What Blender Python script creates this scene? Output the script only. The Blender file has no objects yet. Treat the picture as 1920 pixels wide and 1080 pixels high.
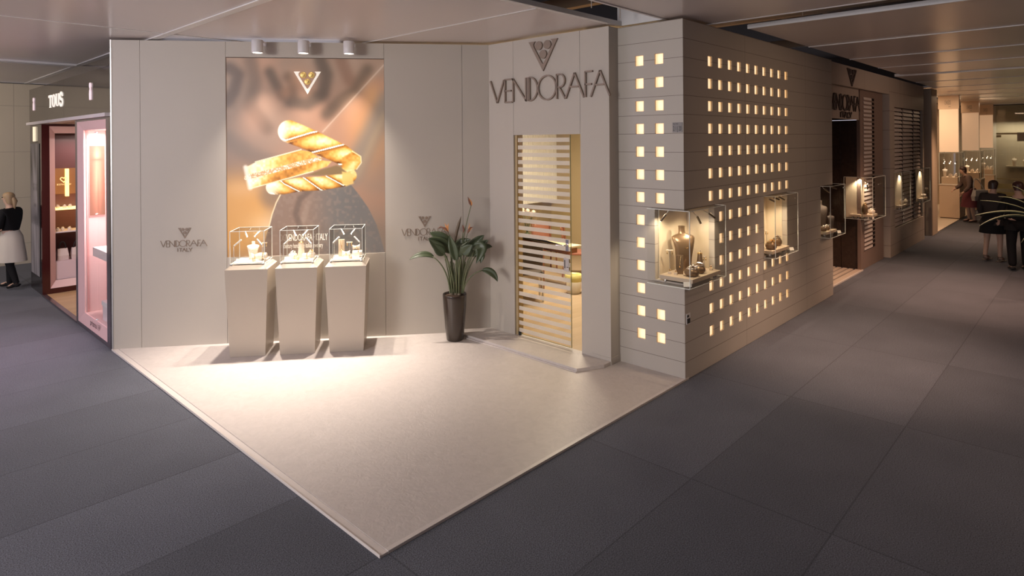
import bpy, bmesh, math, random
import numpy as np
from mathutils import Vector, Matrix

random.seed(7)
PI = math.pi
S = bpy.context.scene
COL = S.collection

# ------------------------------------------------------------------ camera
FPX, CYP, ROLL = 1177.174, 264.809, -0.0075      # focal length in pixels, horizon row, roll
TH = math.radians(42.0) + 0.0244                  # heading from +X towards +Y
CAM = Vector((-2.2753, -3.3095, 2.6))
FW = Vector((math.cos(TH), math.sin(TH), 0))
RT0 = Vector((math.sin(TH), -math.cos(TH), 0))
UP0 = Vector((0, 0, 1))
RT = RT0 * math.cos(ROLL) + UP0 * math.sin(ROLL)
UP = UP0 * math.cos(ROLL) - RT0 * math.sin(ROLL)
cam_data = bpy.data.cameras.new('camera')
cam = bpy.data.objects.new('camera', cam_data)
COL.objects.link(cam)
S.camera = cam
cam_data.sensor_width = 36.0
cam_data.lens = FPX / 1920 * 36.0
cam_data.shift_y = (CYP - 540) / 1920
cam_data.clip_start = 0.1
cam_data.clip_end = 200
cam.matrix_world = Matrix(((RT.x, UP.x, -FW.x, CAM.x), (RT.y, UP.y, -FW.y, CAM.y), (RT.z, UP.z, -FW.z, CAM.z), (0, 0, 0, 1)))

# ------------------------------------------------------------------ world and exposure
W = bpy.data.worlds.new('hall')
S.world = W
W.use_nodes = True
W.node_tree.nodes['Background'].inputs[0].default_value = (0.89, 0.86, 0.99, 1)
W.node_tree.nodes['Background'].inputs[1].default_value = 0.95
S.view_settings.view_transform = 'Standard'
S.view_settings.look = 'None'
S.view_settings.gamma = 1
S.view_settings.use_curve_mapping = False
S.view_settings.exposure = 0.0
S.cycles.transparent_max_bounces = 28

# ------------------------------------------------------------------ added fill lights of hall and aisle, and the meeting room lamp
def light(name, kind, loc, energy, color, aim=None, **kw):
    d = bpy.data.lights.new(name, kind)
    d.energy = energy
    d.color = color
    for k, v in kw.items():
        setattr(d, k, v)
    o = bpy.data.objects.new(name, d)
    COL.objects.link(o)
    o.location = loc
    if aim is not None:
        o.rotation_euler = (Vector(aim) - Vector(loc)).to_track_quat('-Z', 'Y').to_euler()
    return o

WARM = (1.0, 0.72, 0.45)
WARM2 = (1.0, 0.80, 0.58)
LAMP_W, CASE_W, VIT_W, WIN_W = 560, 2.6, 16.0, 26.0   # picture lamps, pedestal case spots, aisle case spots, pink window (watt)
light('hall_fill_front', 'AREA', (-7.5, 0.5, 3.4), 400, (1.0, 0.93, 0.90), (3.5, 2.0, 1.6), shape='DISK', size=2.5)  # added fill light, brightens the wall faces turned to the front
light('hall_fill_left', 'AREA', (-3.2, 6.5, 3.8), 85, (0.88, 0.76, 1.0), (-1.2, 5.5, 0), shape='DISK', size=2.0)  # added fill, tints the carpet before the pink window purple
light('opposite_fill_near', 'SPOT', (6.0, -5.2, 3.4), 160, (1.0, 0.68, 0.46), (6.2, 0, 1.9), spot_size=math.radians(72), spot_blend=1.0, shadow_soft_size=.6)  # added fill from across the aisle, lifts the tower's side wall
light('opposite_fill_mid', 'SPOT', (11.6, -5.2, 3.4), 210, (1.0, 0.66, 0.48), (12.2, 0, 2.6), spot_size=math.radians(72), spot_blend=1.0, shadow_soft_size=.6)  # added fill, makes the side entrance sign readable
light('hall_fill_end', 'AREA', (-2.6, 11.0, 3.8), 90, (1.0, 0.86, 0.70), (-1.5, 13.5, 1.6), shape='DISK', size=1.5)  # added fill for the cream wall beyond the left shop
light('aisle_fill_near', 'SPOT', (6.3, -1.35, 3.85), 620, (1.0, 0.64, 0.45), (6.2, -1.2, 0), spot_size=math.radians(66), spot_blend=1.0, shadow_soft_size=.25)  # added spot, stands in for the show cases' warm pool on the carpet
light('aisle_fill_wide', 'SPOT', (5.0, -2.9, 3.85), 190, (1.0, 0.70, 0.52), (4.6, -2.4, 0), spot_size=math.radians(100), spot_blend=1.0, shadow_soft_size=.25)  # added wide dim spot, lifts the carpet right of the platform
light('aisle_fill_mid', 'SPOT', (10.4, -1.7, 3.85), 900, (1.0, 0.60, 0.40), (10.5, -1.2, 0), spot_size=math.radians(100), spot_blend=1.0, shadow_soft_size=.3)  # added spot, brightens the side entrance and the carpet before it
light('aisle_fill_far', 'SPOT', (17.6, -1.0, 3.85), 420, (1.0, 0.62, 0.40), (17.4, -.6, 0), spot_size=math.radians(84), spot_blend=1.0, shadow_soft_size=.3)  # added spot, warms the carpet towards the end of the aisle
light('room_lamp', 'AREA', (6.0, 3.2, 3.3), 220, (1.0, 0.86, 0.66), (6.0, 3.2, 0), shape='DISK', size=1.2)

# ------------------------------------------------------------------ picture-to-place helpers
def ray(px, py):
    return FW + RT * ((px - 960) / FPX) + UP * ((CYP - py) / FPX)
def hit(px, py, p, n):
    d = ray(px, py); p = Vector(p); n = Vector(n)
    return CAM + d * ((p - CAM).dot(n) / d.dot(n))
def onz(px, py, z=0.0):
    return hit(px, py, (0, 0, z), (0, 0, 1))

class Frame:                                       # wall frame: local x runs right, local y inwards, z up
    def __init__(s, o, rz):
        s.o = Vector(o); s.rz = rz
        s.u = Vector((math.cos(rz), math.sin(rz), 0)); s.n = Vector((-math.sin(rz), math.cos(rz), 0))
    def px(s, x, y, d=0.0):                        # pixel -> (local x, z) on the plane d in front of the wall
        P = hit(x, y, s.o - s.n * d, s.n) - s.o
        return P.dot(s.u), P.z
    def w(s, x, y, z):
        return s.o + s.u * x + s.n * y + UP0 * z
A_X, A_Y = 3.9185, 0.0
H_W = 3.915
BWF = Frame((0, 5.7923, 0), math.atan2(-0.62606, 0.77978))
BWL = 4.7868
DWF = Frame((3.7326, 0, 0), -PI / 2)
TFF = Frame((3.9185, 0, 0), -PI / 2)
TSF = Frame((0, 0, 0), 0.0)
TWF = Frame((0, 0, 0), -PI / 2)
# ------------------------------------------------------------------ materials
MATS = {}
def mat(name, base=(0.5, 0.5, 0.5), rough=0.5, metal=0.0, spec=0.5, emit=None, estr=0.0, noise=None, bump=None, coat=0.0, aniso=None):
    if name in MATS: return MATS[name]
    m = bpy.data.materials.new(name); m.use_nodes = True
    nt = m.node_tree; b = nt.nodes['Principled BSDF']
    b.inputs['Base Color'].default_value = (*base, 1)
    b.inputs['Roughness'].default_value = rough
    b.inputs['Metallic'].default_value = metal
    b.inputs['Specular IOR Level'].default_value = spec
    b.inputs['Coat Weight'].default_value = coat
    if emit:
        b.inputs['Emission Color'].default_value = (*emit, 1)
        b.inputs['Emission Strength'].default_value = estr
    if noise:                                       # (scale, amount): gentle mottling of the base colour
        tc = nt.nodes.new('ShaderNodeTexCoord'); nz = nt.nodes.new('ShaderNodeTexNoise')
        nz.inputs['Scale'].default_value = noise[0]; nz.inputs['Detail'].default_value = 4
        nt.links.new(tc.outputs['Object'], nz.inputs['Vector'])
        mr = nt.nodes.new('ShaderNodeMapRange')
        mr.inputs['To Min'].default_value = 1 - noise[1]; mr.inputs['To Max'].default_value = 1 + noise[1]
        nt.links.new(nz.outputs['Fac'], mr.inputs['Value'])
        mx = nt.nodes.new('ShaderNodeMix'); mx.data_type = 'RGBA'; mx.blend_type = 'MULTIPLY'
        mx.inputs[0].default_value = 1; mx.inputs[6].default_value = (*base, 1)
        nt.links.new(mr.outputs[0], mx.inputs[7]); nt.links.new(mx.outputs[2], b.inputs['Base Color'])
    if bump:                                        # (scale, strength)
        tc = nt.nodes.new('ShaderNodeTexCoord'); nz = nt.nodes.new('ShaderNodeTexNoise')
        nz.inputs['Scale'].default_value = bump[0]; nz.inputs['Detail'].default_value = 3
        nt.links.new(tc.outputs['Object'], nz.inputs['Vector'])
        bp = nt.nodes.new('ShaderNodeBump'); bp.inputs['Strength'].default_value = bump[1]; bp.inputs['Distance'].default_value = 0.01
        nt.links.new(nz.outputs['Fac'], bp.inputs['Height']); nt.links.new(bp.outputs['Normal'], b.inputs['Normal'])
    MATS[name] = m
    return m

def N(nt, typ, **kw):
    n = nt.nodes.new(typ)
    for k, v in kw.items(): setattr(n, k, v)
    return n
def mth(nt, op, a, b=None, c=None):
    n = nt.nodes.new('ShaderNodeMath'); n.operation = op
    for i, v in enumerate((a, b, c)):
        if v is None: continue
        if isinstance(v, (int, float)): n.inputs[i].default_value = v
        else: nt.links.new(v, n.inputs[i])
    return n.outputs[0]

def line_mat(name, base, line, zs=None, xs=None, wdt=0.004, rough=0.45, noise=0.04, spec=0.4):
    """painted boards: zs=(pitch, phase) joints across z, xs=(pitch, phase) joints across x (object space)"""
    m = bpy.data.materials.new(name); m.use_nodes = True
    nt = m.node_tree; b = nt.nodes['Principled BSDF']
    b.inputs['Roughness'].default_value = rough; b.inputs['Specular IOR Level'].default_value = spec
    tc = N(nt, 'ShaderNodeTexCoord'); sp = N(nt, 'ShaderNodeSeparateXYZ'); nt.links.new(tc.outputs['Object'], sp.inputs[0])
    total = None
    for out, prm in ((sp.outputs['Z'], zs), (sp.outputs['X'], xs)):
        if not prm: continue
        q = mth(nt, 'FRACT', mth(nt, 'DIVIDE', mth(nt, 'SUBTRACT', out, prm[1] - prm[0] * 50), prm[0]))
        k = mth(nt, 'LESS_THAN', mth(nt, 'ABSOLUTE', mth(nt, 'SUBTRACT', q, 0.5)), 0.5 - wdt / prm[0] / 2)
        k = mth(nt, 'SUBTRACT', 1.0, k)
        total = k if total is None else mth(nt, 'MAXIMUM', total, k)
    nz = N(nt, 'ShaderNodeTexNoise'); nz.inputs['Scale'].default_value = 2.2; nz.inputs['Detail'].default_value = 3
    nt.links.new(tc.outputs['Object'], nz.inputs['Vector'])
    mr = N(nt, 'ShaderNodeMapRange'); mr.inputs['To Min'].default_value = 1 - noise; mr.inputs['To Max'].default_value = 1 + noise
    nt.links.new(nz.outputs['Fac'], mr.inputs['Value'])
    mx = N(nt, 'ShaderNodeMix', data_type='RGBA', blend_type='MULTIPLY'); mx.inputs[0].default_value = 1
    mx.inputs[6].default_value = (*base, 1); nt.links.new(mr.outputs[0], mx.inputs[7])
    m2 = N(nt, 'ShaderNodeMix', data_type='RGBA'); m2.inputs[7].default_value = (*line, 1)
    nt.links.new(total, m2.inputs[0]); nt.links.new(mx.outputs[2], m2.inputs[6]); nt.links.new(m2.outputs[2], b.inputs['Base Color'])
    bp = N(nt, 'ShaderNodeBump'); bp.invert = True; bp.inputs['Strength'].default_value = 0.6; bp.inputs['Distance'].default_value = 0.004
    nt.links.new(total, bp.inputs['Height']); nt.links.new(bp.outputs['Normal'], b.inputs['Normal'])
    MATS[name] = m
    return m

def glass_mat(name, tint=(1, 1, 1), refl=0.9, rough=0.0, ior=1.45):
    m = bpy.data.materials.new(name); m.use_nodes = True
    nt = m.node_tree; nt.nodes.remove(nt.nodes['Principled BSDF'])
    tr = N(nt, 'ShaderNodeBsdfTransparent'); tr.inputs[0].default_value = (*tint, 1)
    gl = N(nt, 'ShaderNodeBsdfGlossy'); gl.inputs[0].default_value = (refl, refl, refl, 1); gl.inputs['Roughness'].default_value = rough
    fr = N(nt, 'ShaderNodeFresnel'); fr.inputs[0].default_value = ior
    geo = N(nt, 'ShaderNodeNewGeometry')
    fac = mth(nt, 'MULTIPLY', fr.outputs[0], mth(nt, 'SUBTRACT', 1.0, geo.outputs['Backfacing']))
    mx = N(nt, 'ShaderNodeMixShader'); nt.links.new(fac, mx.inputs[0]); nt.links.new(tr.outputs[0], mx.inputs[1]); nt.links.new(gl.outputs[0], mx.inputs[2])
    nt.links.new(mx.outputs[0], nt.nodes['Material Output'].inputs[0])
    MATS[name] = m
    return m

def frost_mat(name, base, amount):
    m = bpy.data.materials.new(name); m.use_nodes = True
    nt = m.node_tree; b = nt.nodes['Principled BSDF']
    b.inputs['Base Color'].default_value = (*base, 1); b.inputs['Roughness'].default_value = 0.6
    tr = N(nt, 'ShaderNodeBsdfTransparent'); mx = N(nt, 'ShaderNodeMixShader'); mx.inputs[0].default_value = amount
    nt.links.new(tr.outputs[0], mx.inputs[1]); nt.links.new(b.outputs[0], mx.inputs[2]); nt.links.new(mx.outputs[0], nt.nodes['Material Output'].inputs[0])
    MATS[name] = m
    return m

# ------------------------------------------------------------------ mesh building
class MB:
    def __init__(s): s.v = []; s.f = []; s.sm = []; s.mi = []
    def add(s, vs, fs, smooth=False, mi=0):
        o = len(s.v); s.v += [tuple(p) for p in vs]
        for f in fs: s.f.append([i + o for i in f]); s.sm.append(smooth); s.mi.append(mi)
        return s
    def box(s, x0, x1, y0, y1, z0, z1, mi=0):
        return s.add([(x0, y0, z0), (x1, y0, z0), (x1, y1, z0), (x0, y1, z0), (x0, y0, z1), (x1, y0, z1), (x1, y1, z1), (x0, y1, z1)],
                     [(3, 2, 1, 0), (4, 5, 6, 7), (0, 1, 5, 4), (1, 2, 6, 5), (2, 3, 7, 6), (3, 0, 4, 7)], False, mi)
    def obox(s, c, u, v, w, mi=0):                 # oriented box: centre and three half-axis vectors
        c, u, v, w = map(Vector, (c, u, v, w))
        P = [c + u * a + v * b + w * d for d in (-1, 1) for a, b in ((-1, -1), (1, -1), (1, 1), (-1, 1))]
        return s.add(P, [(3, 2, 1, 0), (4, 5, 6, 7), (0, 1, 5, 4), (1, 2, 6, 5), (2, 3, 7, 6), (3, 0, 4, 7)], False, mi)
    def quad(s, a, b, c, d, mi=0): return s.add([a, b, c, d], [(0, 1, 2, 3)], False, mi)
    def prism(s, poly, y0, y1, mi=0):              # (x,z) outline extruded from y0 to y1
        n = len(poly)
        a = sum(poly[i][0] * poly[(i + 1) % n][1] - poly[(i + 1) % n][0] * poly[i][1] for i in range(n))
        if a < 0: poly = poly[::-1]
        if y0 > y1: y0, y1 = y1, y0
        vs = [(x, y0, z) for x, z in poly] + [(x, y1, z) for x, z in poly]
        fs = [list(range(n)), list(range(2 * n - 1, n - 1, -1))] + [(i + n, (i + 1) % n + n, (i + 1) % n, i) for i in range(n)]
        return s.add(vs, fs, False, mi)
    def zprism(s, poly, z0, z1, mi=0):
        n = len(poly)
        a = sum(poly[i][0] * poly[(i + 1) % n][1] - poly[(i + 1) % n][0] * poly[i][1] for i in range(n))
        if a < 0: poly = poly[::-1]
        vs = [(x, y, z0) for x, y in poly] + [(x, y, z1) for x, y in poly]
        fs = [list(range(n - 1, -1, -1)), list(range(n, 2 * n))] + [(i, (i + 1) % n, (i + 1) % n + n, i + n) for i in range(n)]
        return s.add(vs, fs, False, mi)
    def loft(s, rings, cap=True, smooth=True, mi=0, closed=True):
        n = len(rings[0]); vs = [p for r in rings for p in r]; fs = []
        for k in range(len(rings) - 1):
            for i in range(n if closed else n - 1):
                j = (i + 1) % n
                fs.append((k * n + i, k * n + j, (k + 1) * n + j, (k + 1) * n + i))
        s.add(vs, fs, smooth, mi)
        if cap and closed:
            s.add(rings[0], [list(range(n - 1, -1, -1))], False, mi); s.add(rings[-1], [list(range(n))], False, mi)
        return s
    def lathe(s, prof, n=24, c=(0, 0, 0), sx=1.0, sy=1.0, cap=True, mi=0, tilt=None):
        rings = [[(c[0] + math.cos(2 * PI * i / n) * r * sx, c[1] + math.sin(2 * PI * i / n) * r * sy, c[2] + z) for i in range(n)] for r, z in prof]
        return s.loft(rings, cap, True, mi)
    def tube(s, pts, r, n=8, cap=True, mi=0, flat=1.0):
        pts = [Vector(p) for p in pts]; m = len(pts)
        rs = r if isinstance(r, (list, tuple)) else [r] * m
        T = [(pts[min(i + 1, m - 1)] - pts[max(i - 1, 0)]).normalized() for i in range(m)]
        a = Vector((0, 0, 1)) if abs(T[0].z) < 0.9 else Vector((1, 0, 0))
        nv = T[0].cross(a).normalized(); rings = []
        for i in range(m):
            nv = (nv - T[i] * nv.dot(T[i])).normalized(); bv = T[i].cross(nv)
            rings.append([tuple(pts[i] + nv * (math.cos(2 * PI * k / n) * rs[i]) + bv * (math.sin(2 * PI * k / n) * rs[i] * flat)) for k in range(n)])
        return s.loft(rings, cap, True, mi)
    def sphere(s, c, r, n=12, sz=(1, 1, 1), mi=0):
        prof = [(max(math.sin(PI * k / (n // 2)), 0.001) * r, -math.cos(PI * k / (n // 2)) * r) for k in range(n // 2 + 1)]
        rings = [[(c[0] + math.cos(2 * PI * i / n) * q * sz[0], c[1] + math.sin(2 * PI * i / n) * q * sz[1], c[2] + z * sz[2]) for i in range(n)] for q, z in prof]
        return s.loft(rings, True, True, mi)
    def torus(s, c, R, r, ax=(0, 0, 1), n=20, m=8, mi=0, arc=(0, 2 * PI), wob=0.0):
        ax = Vector(ax).normalized(); a = Vector((1, 0, 0)) if abs(ax.x) < 0.9 else Vector((0, 1, 0))
        u = ax.cross(a).normalized(); v = ax.cross(u); c = Vector(c); rings = []
        for i in range(n + 1):
            t = arc[0] + (arc[1] - arc[0]) * i / n; d = u * math.cos(t) + v * math.sin(t); rr = r * (1 + wob * math.sin(9 * t))
            rings.append([tuple(c + d * R + d * (math.cos(2 * PI * k / m) * rr) + ax * (math.sin(2 * PI * k / m) * rr)) for k in range(m)])
        return s.loft(rings, abs(arc[1] - arc[0]) < 6.28, True, mi)
    def build(s, name, mats, parent=None, loc=None, rz=0.0, bevel=0.0):
        me = bpy.data.meshes.new(name); me.from_pydata(s.v, [], s.f)
        me.polygons.foreach_set('use_smooth', s.sm)
        ml = mats if isinstance(mats, (list, tuple)) else [mats]
        for q in ml: me.materials.append(q)
        if len(ml) > 1: me.polygons.foreach_set('material_index', s.mi)
        me.update()
        o = bpy.data.objects.new(name, me); COL.objects.link(o)
        if parent is not None: o.parent = parent
        if loc is not None: o.location = loc
        o.rotation_euler[2] = rz
        if bevel:
            b = o.modifiers.new('bevel', 'BEVEL'); b.width = bevel; b.segments = 2; b.limit_method = 'ANGLE'
        return o

def tag(o, label=None, cat=None, group=None, kind=None):
    if label: o['label'] = label
    if cat: o['category'] = cat
    if group: o['group'] = group
    if kind: o['kind'] = kind
    return o
def thing(name, label, cat, loc=(0, 0, 0), rz=0.0, group=None):
    o = bpy.data.objects.new(name, None); COL.objects.link(o)
    o.empty_display_size = 0.1; o.location = loc; o.rotation_euler[2] = rz
    return tag(o, label, cat, group)
def struct(name, mb, m, loc=None, rz=0.0, label=None, cat=None, bevel=0.0):
    o = mb.build(name, m, None, loc, rz, bevel); o['kind'] = 'structure'
    return tag(o, label, cat)
def fstruct(name, mb, m, fr, **kw): return struct(name, mb, m, fr.o, fr.rz, **kw)
def copy_tree(o, parent=None):
    c = o.copy(); COL.objects.link(c)
    if parent is not None: c.parent = parent
    for ch in list(o.children): copy_tree(ch, c)
    return c
def text_mb(txt, h, x0=0.0, z0=0.0, y=0.0, depth=0.002, sx=1.0, align='LEFT'):
    cu = bpy.data.curves.new('lettering', 'FONT'); cu.body = txt; cu.size = h / 0.69; cu.align_x = align; cu.resolution_u = 3
    to = bpy.data.objects.new('lettering', cu); COL.objects.link(to)
    dg = bpy.context.evaluated_depsgraph_get(); me = bpy.data.meshes.new_from_object(to.evaluated_get(dg))
    mb = MB()
    V = [v.co.copy() for v in me.vertices]
    mb.add([(x0 + p.x * sx, y, z0 + p.y) for p in V], [list(f.vertices) for f in me.polygons])
    bpy.data.objects.remove(to); bpy.data.curves.remove(cu); bpy.data.meshes.remove(me)
    return mb
def strokes(mb, segs, w, y0, y1):
    """flat-ended bars along polylines in the x-z plane"""
    for pl in segs:
        n = len(pl); L = []; R = []
        for i in range(n):
            a = Vector((*pl[max(i - 1, 0)], 0)); b = Vector((*pl[min(i + 1, n - 1)], 0)); d = (b - a).normalized()
            nx, nz = -d.y, d.x
            L.append((pl[i][0] + nx * w / 2, pl[i][1] + nz * w / 2)); R.append((pl[i][0] - nx * w / 2, pl[i][1] - nz * w / 2))
        for i in range(n - 1):
            mb.prism([L[i], L[i + 1], R[i + 1], R[i]], y0, y1)
    return mb
def ell(cx, cz, rx, rz, a0, a1, n=16):
    return [(cx + rx * math.cos(a0 + (a1 - a0) * i / n), cz + rz * math.sin(a0 + (a1 - a0) * i / n)) for i in range(n + 1)]
LET = {  # unit-box stroke letters
    'V': [[(0, 1), (.5, 0)], [(.5, 0), (1, 1)]],
    'E': [[(0.04, 0), (0.04, 1)], [(0, 1), (1, 1)], [(0, .5), (.85, .5)], [(0, 0), (1, 0)]],
    'N': [[(0.02, 0), (0.02, 1)], [(0, 1), (1, 0)], [(.98, 0), (.98, 1)]],
    'D': [[(0.04, 0), (0.04, 1)], [(.2, 1)] + ell(.2, .5, .8, .5, PI / 2, -PI / 2) + [(.2, 0)], [(.2, 0), (.2, 1)]],
    'O': [ell(.5, .5, .5, .5, 0, 2 * PI, 28)],
    'R': [[(0.05, 0), (0.05, 1)], [(0, 1), (.4, 1)] + ell(.45, .74, .5, .26, PI / 2, -PI / 2, 10) + [(.2, .48)], [(.35, .46), (1, 0)]],
    'A': [[(0, 0), (.5, 1)], [(.5, 1), (1, 0)], [(.28, .45), (.72, .45)]],
    'F': [[(0.05, 0), (0.05, 1)], [(0, 1), (1, 1)], [(0, .5), (.85, .5)]],
    'I': [[(.5, 0), (.5, 1)]], 'T': [[(0, .97), (1, .97)], [(.5, 0), (.5, 1)]],
    'L': [[(.1, 1), (.1, 0)], [(.0, .03), (1, .03)]], 'Y': [[(0, 1), (.5, .5)], [(1, 1), (.5, .5)], [(.5, .5), (.5, 0)]],
}
VEND = [('V', 0, .113), ('E', .12, .182), ('N', .188, .30), ('D', .31, .394), ('O', .400, .55), ('R', .553, .626), ('A', .63, .783), ('F', .793, .857), ('A', .84, 1.0)]
EMB_V = [(0, 0), (.235, 0), (.19, -.035), (.168, -.085), (.18, -.15), (.455, -.61), (.5, -.66), (.545, -.61), (.82, -.15), (.832, -.085), (.81, -.035), (.765, 0), (1, 0), (.5, -.86)]
# ------------------------------------------------------------------ the printed picture (colours of the print, point by point)
def paint_poster(W=296,Hh=368):
    # photo-space coordinates of the print: x 426..722, y 109..477 ; returns sRGB array rows top->bottom
    X,Y=np.meshgrid(np.linspace(426,722,W),np.linspace(109,477,Hh))
    rng=np.random.RandomState(4)
    def noise(sx,sy,seed,rot=0.):
        r=np.random.RandomState(seed);out=np.zeros_like(X)
        c,s=np.cos(rot),np.sin(rot);u=((X-426)*c+(Y-109)*s)/sx;v=(-(X-426)*s+(Y-109)*c)/sy
        n=64;t=r.rand(n,n);iu=np.floor(u).astype(int);iv=np.floor(v).astype(int)
        fu=u-iu;fv=v-iv;fu=fu*fu*(3-2*fu);fv=fv*fv*(3-2*fv)
        g=lambda a,b:t[a%n,b%n]
        return (g(iv,iu)*(1-fu)+g(iv,iu+1)*fu)*(1-fv)+(g(iv+1,iu)*(1-fu)+g(iv+1,iu+1)*fu)*fv
    sm=lambda a,b,x:np.clip((x-a)/(b-a),0,1)**2*(3-2*np.clip((x-a)/(b-a),0,1))
    def mix(A,B,m): return A*(1-m[...,None])+np.array(B,float)*m[...,None]
    def seg(p,q):
        p=np.array(p,float);q=np.array(q,float);d=q-p;L2=d@d
        t=np.clip(((X-p[0])*d[0]+(Y-p[1])*d[1])/L2,0,1)
        dx=X-p[0]-t*d[0];dy=Y-p[1]-t*d[1];return np.hypot(dx,dy),t,(dx*-d[1]+dy*d[0])/np.sqrt(L2)
    def path(pts):
        best=np.full(X.shape,1e9);T=np.zeros(X.shape);S=np.zeros(X.shape);acc=0
        for p,q in zip(pts[:-1],pts[1:]):
            L=np.hypot(q[0]-p[0],q[1]-p[1]);d,t,s=seg(p,q);m=d<best
            best=np.where(m,d,best);T=np.where(m,acc+t*L,T);S=np.where(m,s,S);acc+=L
        return best,T,S
    def poly(pts,soft=1.2):
        inside=np.zeros(X.shape,bool);dist=np.full(X.shape,1e9);n=len(pts)
        for i in range(n):
            x1,y1=pts[i];x2,y2=pts[(i+1)%n]
            c=((y1>Y)!=(y2>Y))&(X<(x2-x1)*(Y-y1)/(y2-y1+1e-9)+x1);inside^=c
            dist=np.minimum(dist,seg((x1,y1),(x2,y2))[0])
        sd=np.where(inside,-dist,dist);return sm(soft,-soft,sd),sd
    img=np.zeros(X.shape+(3,))+np.array([152,124,106.])
    img=mix(img,[172,128,104],sm(.3,.8,noise(70,70,1))*.8)
    img=mix(img,[128,108,98],sm(109,330,Y)*sm(620,430,X)*.8)
    # blurred dark scrolls
    for pts,w,c,a in [([(432,128),(448,140),(440,170),(428,190)],13,(84,66,58),.85),([(505,135),(518,160),(530,178),(545,172),(550,155),(540,145)],11,(92,74,62),.9),
        ([(545,190),(575,195),(605,175),(612,140),(600,112)],14,(90,76,66),.85),([(612,215),(640,190),(665,170),(690,130)],13,(98,82,70),.8),
        ([(470,112),(478,150),(470,200),(500,240)],14,(104,84,72),.7),([(430,260),(470,290),(520,310)],18,(112,98,90),.6),([(640,112),(655,150)],13,(120,88,72),.6)]:
        d,_,_=path(pts);img=mix(img,c,sm(w*1.35,w*.35,d)*a)
    for (cx,cy,rx,ry,c,a) in [(560,150,22,20,(190,140,108),.7),(535,175,14,12,(186,134,104),.6),(690,250,40,60,(196,140,92),.8),(470,225,24,30,(170,128,106),.5),(700,180,18,26,(205,150,100),.6),(625,255,22,22,(160,122,100),.6)]:
        q=((X-cx)/rx)**2+((Y-cy)/ry)**2;img=mix(img,c,np.exp(-q)*a)
    d,_,_=seg((604,247),(722,120));img=mix(img,(196,170,150),sm(2.6,.6,d)*.55)
    d,_,s=seg((730,190),(655,330));img=mix(img,(132,122,112),sm(34,6,d)*.8)
    d,_,_=seg((722,215),(668,330));img=mix(img,(178,150,118),sm(9,1,d)*.5)
    img=mix(img,(128,112,98),sm(330,470,Y)*sm(640,700,X)*.8)
    # amber glow low on the left
    q=((X-440)/75)**2+((Y-405)/82)**2;img=mix(img,(208,152,90),np.clip(1.15*np.exp(-q*q),0,1))
    q=((X-505)/38)**2+((Y-425)/26)**2;img=mix(img,(236,200,156),np.exp(-q)*.75)
    q=((X-455)/34)**2+((Y-352)/14)**2;img=mix(img,(214,166,118),np.exp(-q)*.6)
    q=((X-508)/22)**2+((Y-366)/22)**2;img=mix(img,(136,112,92),np.exp(-q*q)*.75)
    def blur(a,r):
        for ax in (0,1):
            for _ in range(2):
                p=np.concatenate([np.repeat(a.take([0],ax),r+1,ax),a,np.repeat(a.take([-1],ax),r,ax)],ax);cs=np.cumsum(p,ax)
                n=a.shape[ax];a=(cs.take(range(2*r+1,2*r+1+n),ax)-cs.take(range(0,n),ax))/(2*r+1)
        return a
    img=blur(img,4)
    d,_,_=seg((604,247),(722,120));img=mix(img,(206,180,160),sm(2.2,.6,d)*.5)
    # stone
    m,sd=poly([(530,352),(516,378),(508,400),(502,424),(496,444),(488,480),(722,480),(706,425),(690,392),(672,366),(655,345),(600,340)])
    st=np.zeros_like(img)+np.array([136,112,98.]);st=mix(st,(112,106,102),sm(560,640,X));st=mix(st,(150,128,114),sm(.45,.8,noise(5,5,8))*.35)
    st=mix(st,(168,146,130),sm(.55,.9,noise(16,40,9,.3))*.4*sm(640,560,X));d,_,_=path([(585,352),(560,372),(552,400),(562,430)]);st=mix(st,(96,80,72),sm(9,2,d)*.55)
    st=mix(st,(122,112,106),sm(660,722,X)*.6)
    img=img*(1-m[...,None])+st*m[...,None]
    d,_,_=path([(530,352),(516,378),(508,400),(502,424)]);img=mix(img,(250,220,180),sm(1.8,.4,d)*.9)
    gold=np.array([[92,52,16],[156,98,36],[204,138,58],[234,180,94],[252,222,160],[255,250,230]],float)
    def ramp(v):
        v=np.clip(v,0,1)*(len(gold)-1);i=np.minimum(v.astype(int),len(gold)-2);f=(v-i)[...,None];return gold[i]*(1-f)+gold[i+1]*f
    ham=noise(4,4,21)
    # lower twisted rope
    def rope(pts,r,pitch,ph,lean,taper=None):
        d,t,s=path(pts);R=r if taper is None else r*taper(t)
        u=np.clip(s/R,-1,1);m=sm(1.05,.95,d/R)
        k=((t+u*R*lean)/pitch+ph)%1.0
        lobe=np.sin(np.pi*np.clip(k,0,1))
        v=.20+.50*lobe+.24*(-u)-.34*np.abs(u)**3+.16*(ham-.5)
        v=np.where((k<.13),.04+.3*(k/.13),v);v=np.where((k>.93),.92,v)
        return m,v,t,u
    m,v,t,u=rope([(510,350),(530,350),(560,345),(600,344),(640,338),(655,330)],13.,44.,.28,-1.3);c=ramp(v+.10)
    c=mix(c,(255,250,232),sm(530,505,X)*.8);img=img*(1-m[...,None])+c*m[...,None]
    # dark hollow
    m,_=poly([(575,328),(600,318),(630,310),(655,322),(640,327),(600,329)],2.);img=mix(img,(128,104,72),m*.95)
    # flat double band
    m,_=poly([(460,312),(478,303),(563,281),(580,284),(598,296),(520,318),(468,329)]);vv=.52+.2*(ham-.5)+.22*sm(600,470,X)-.12*sm(545,580,X)+.14*np.sin((X-460)/17.);c=ramp(vv);img=img*(1-m[...,None])+c*m[...,None]
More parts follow.
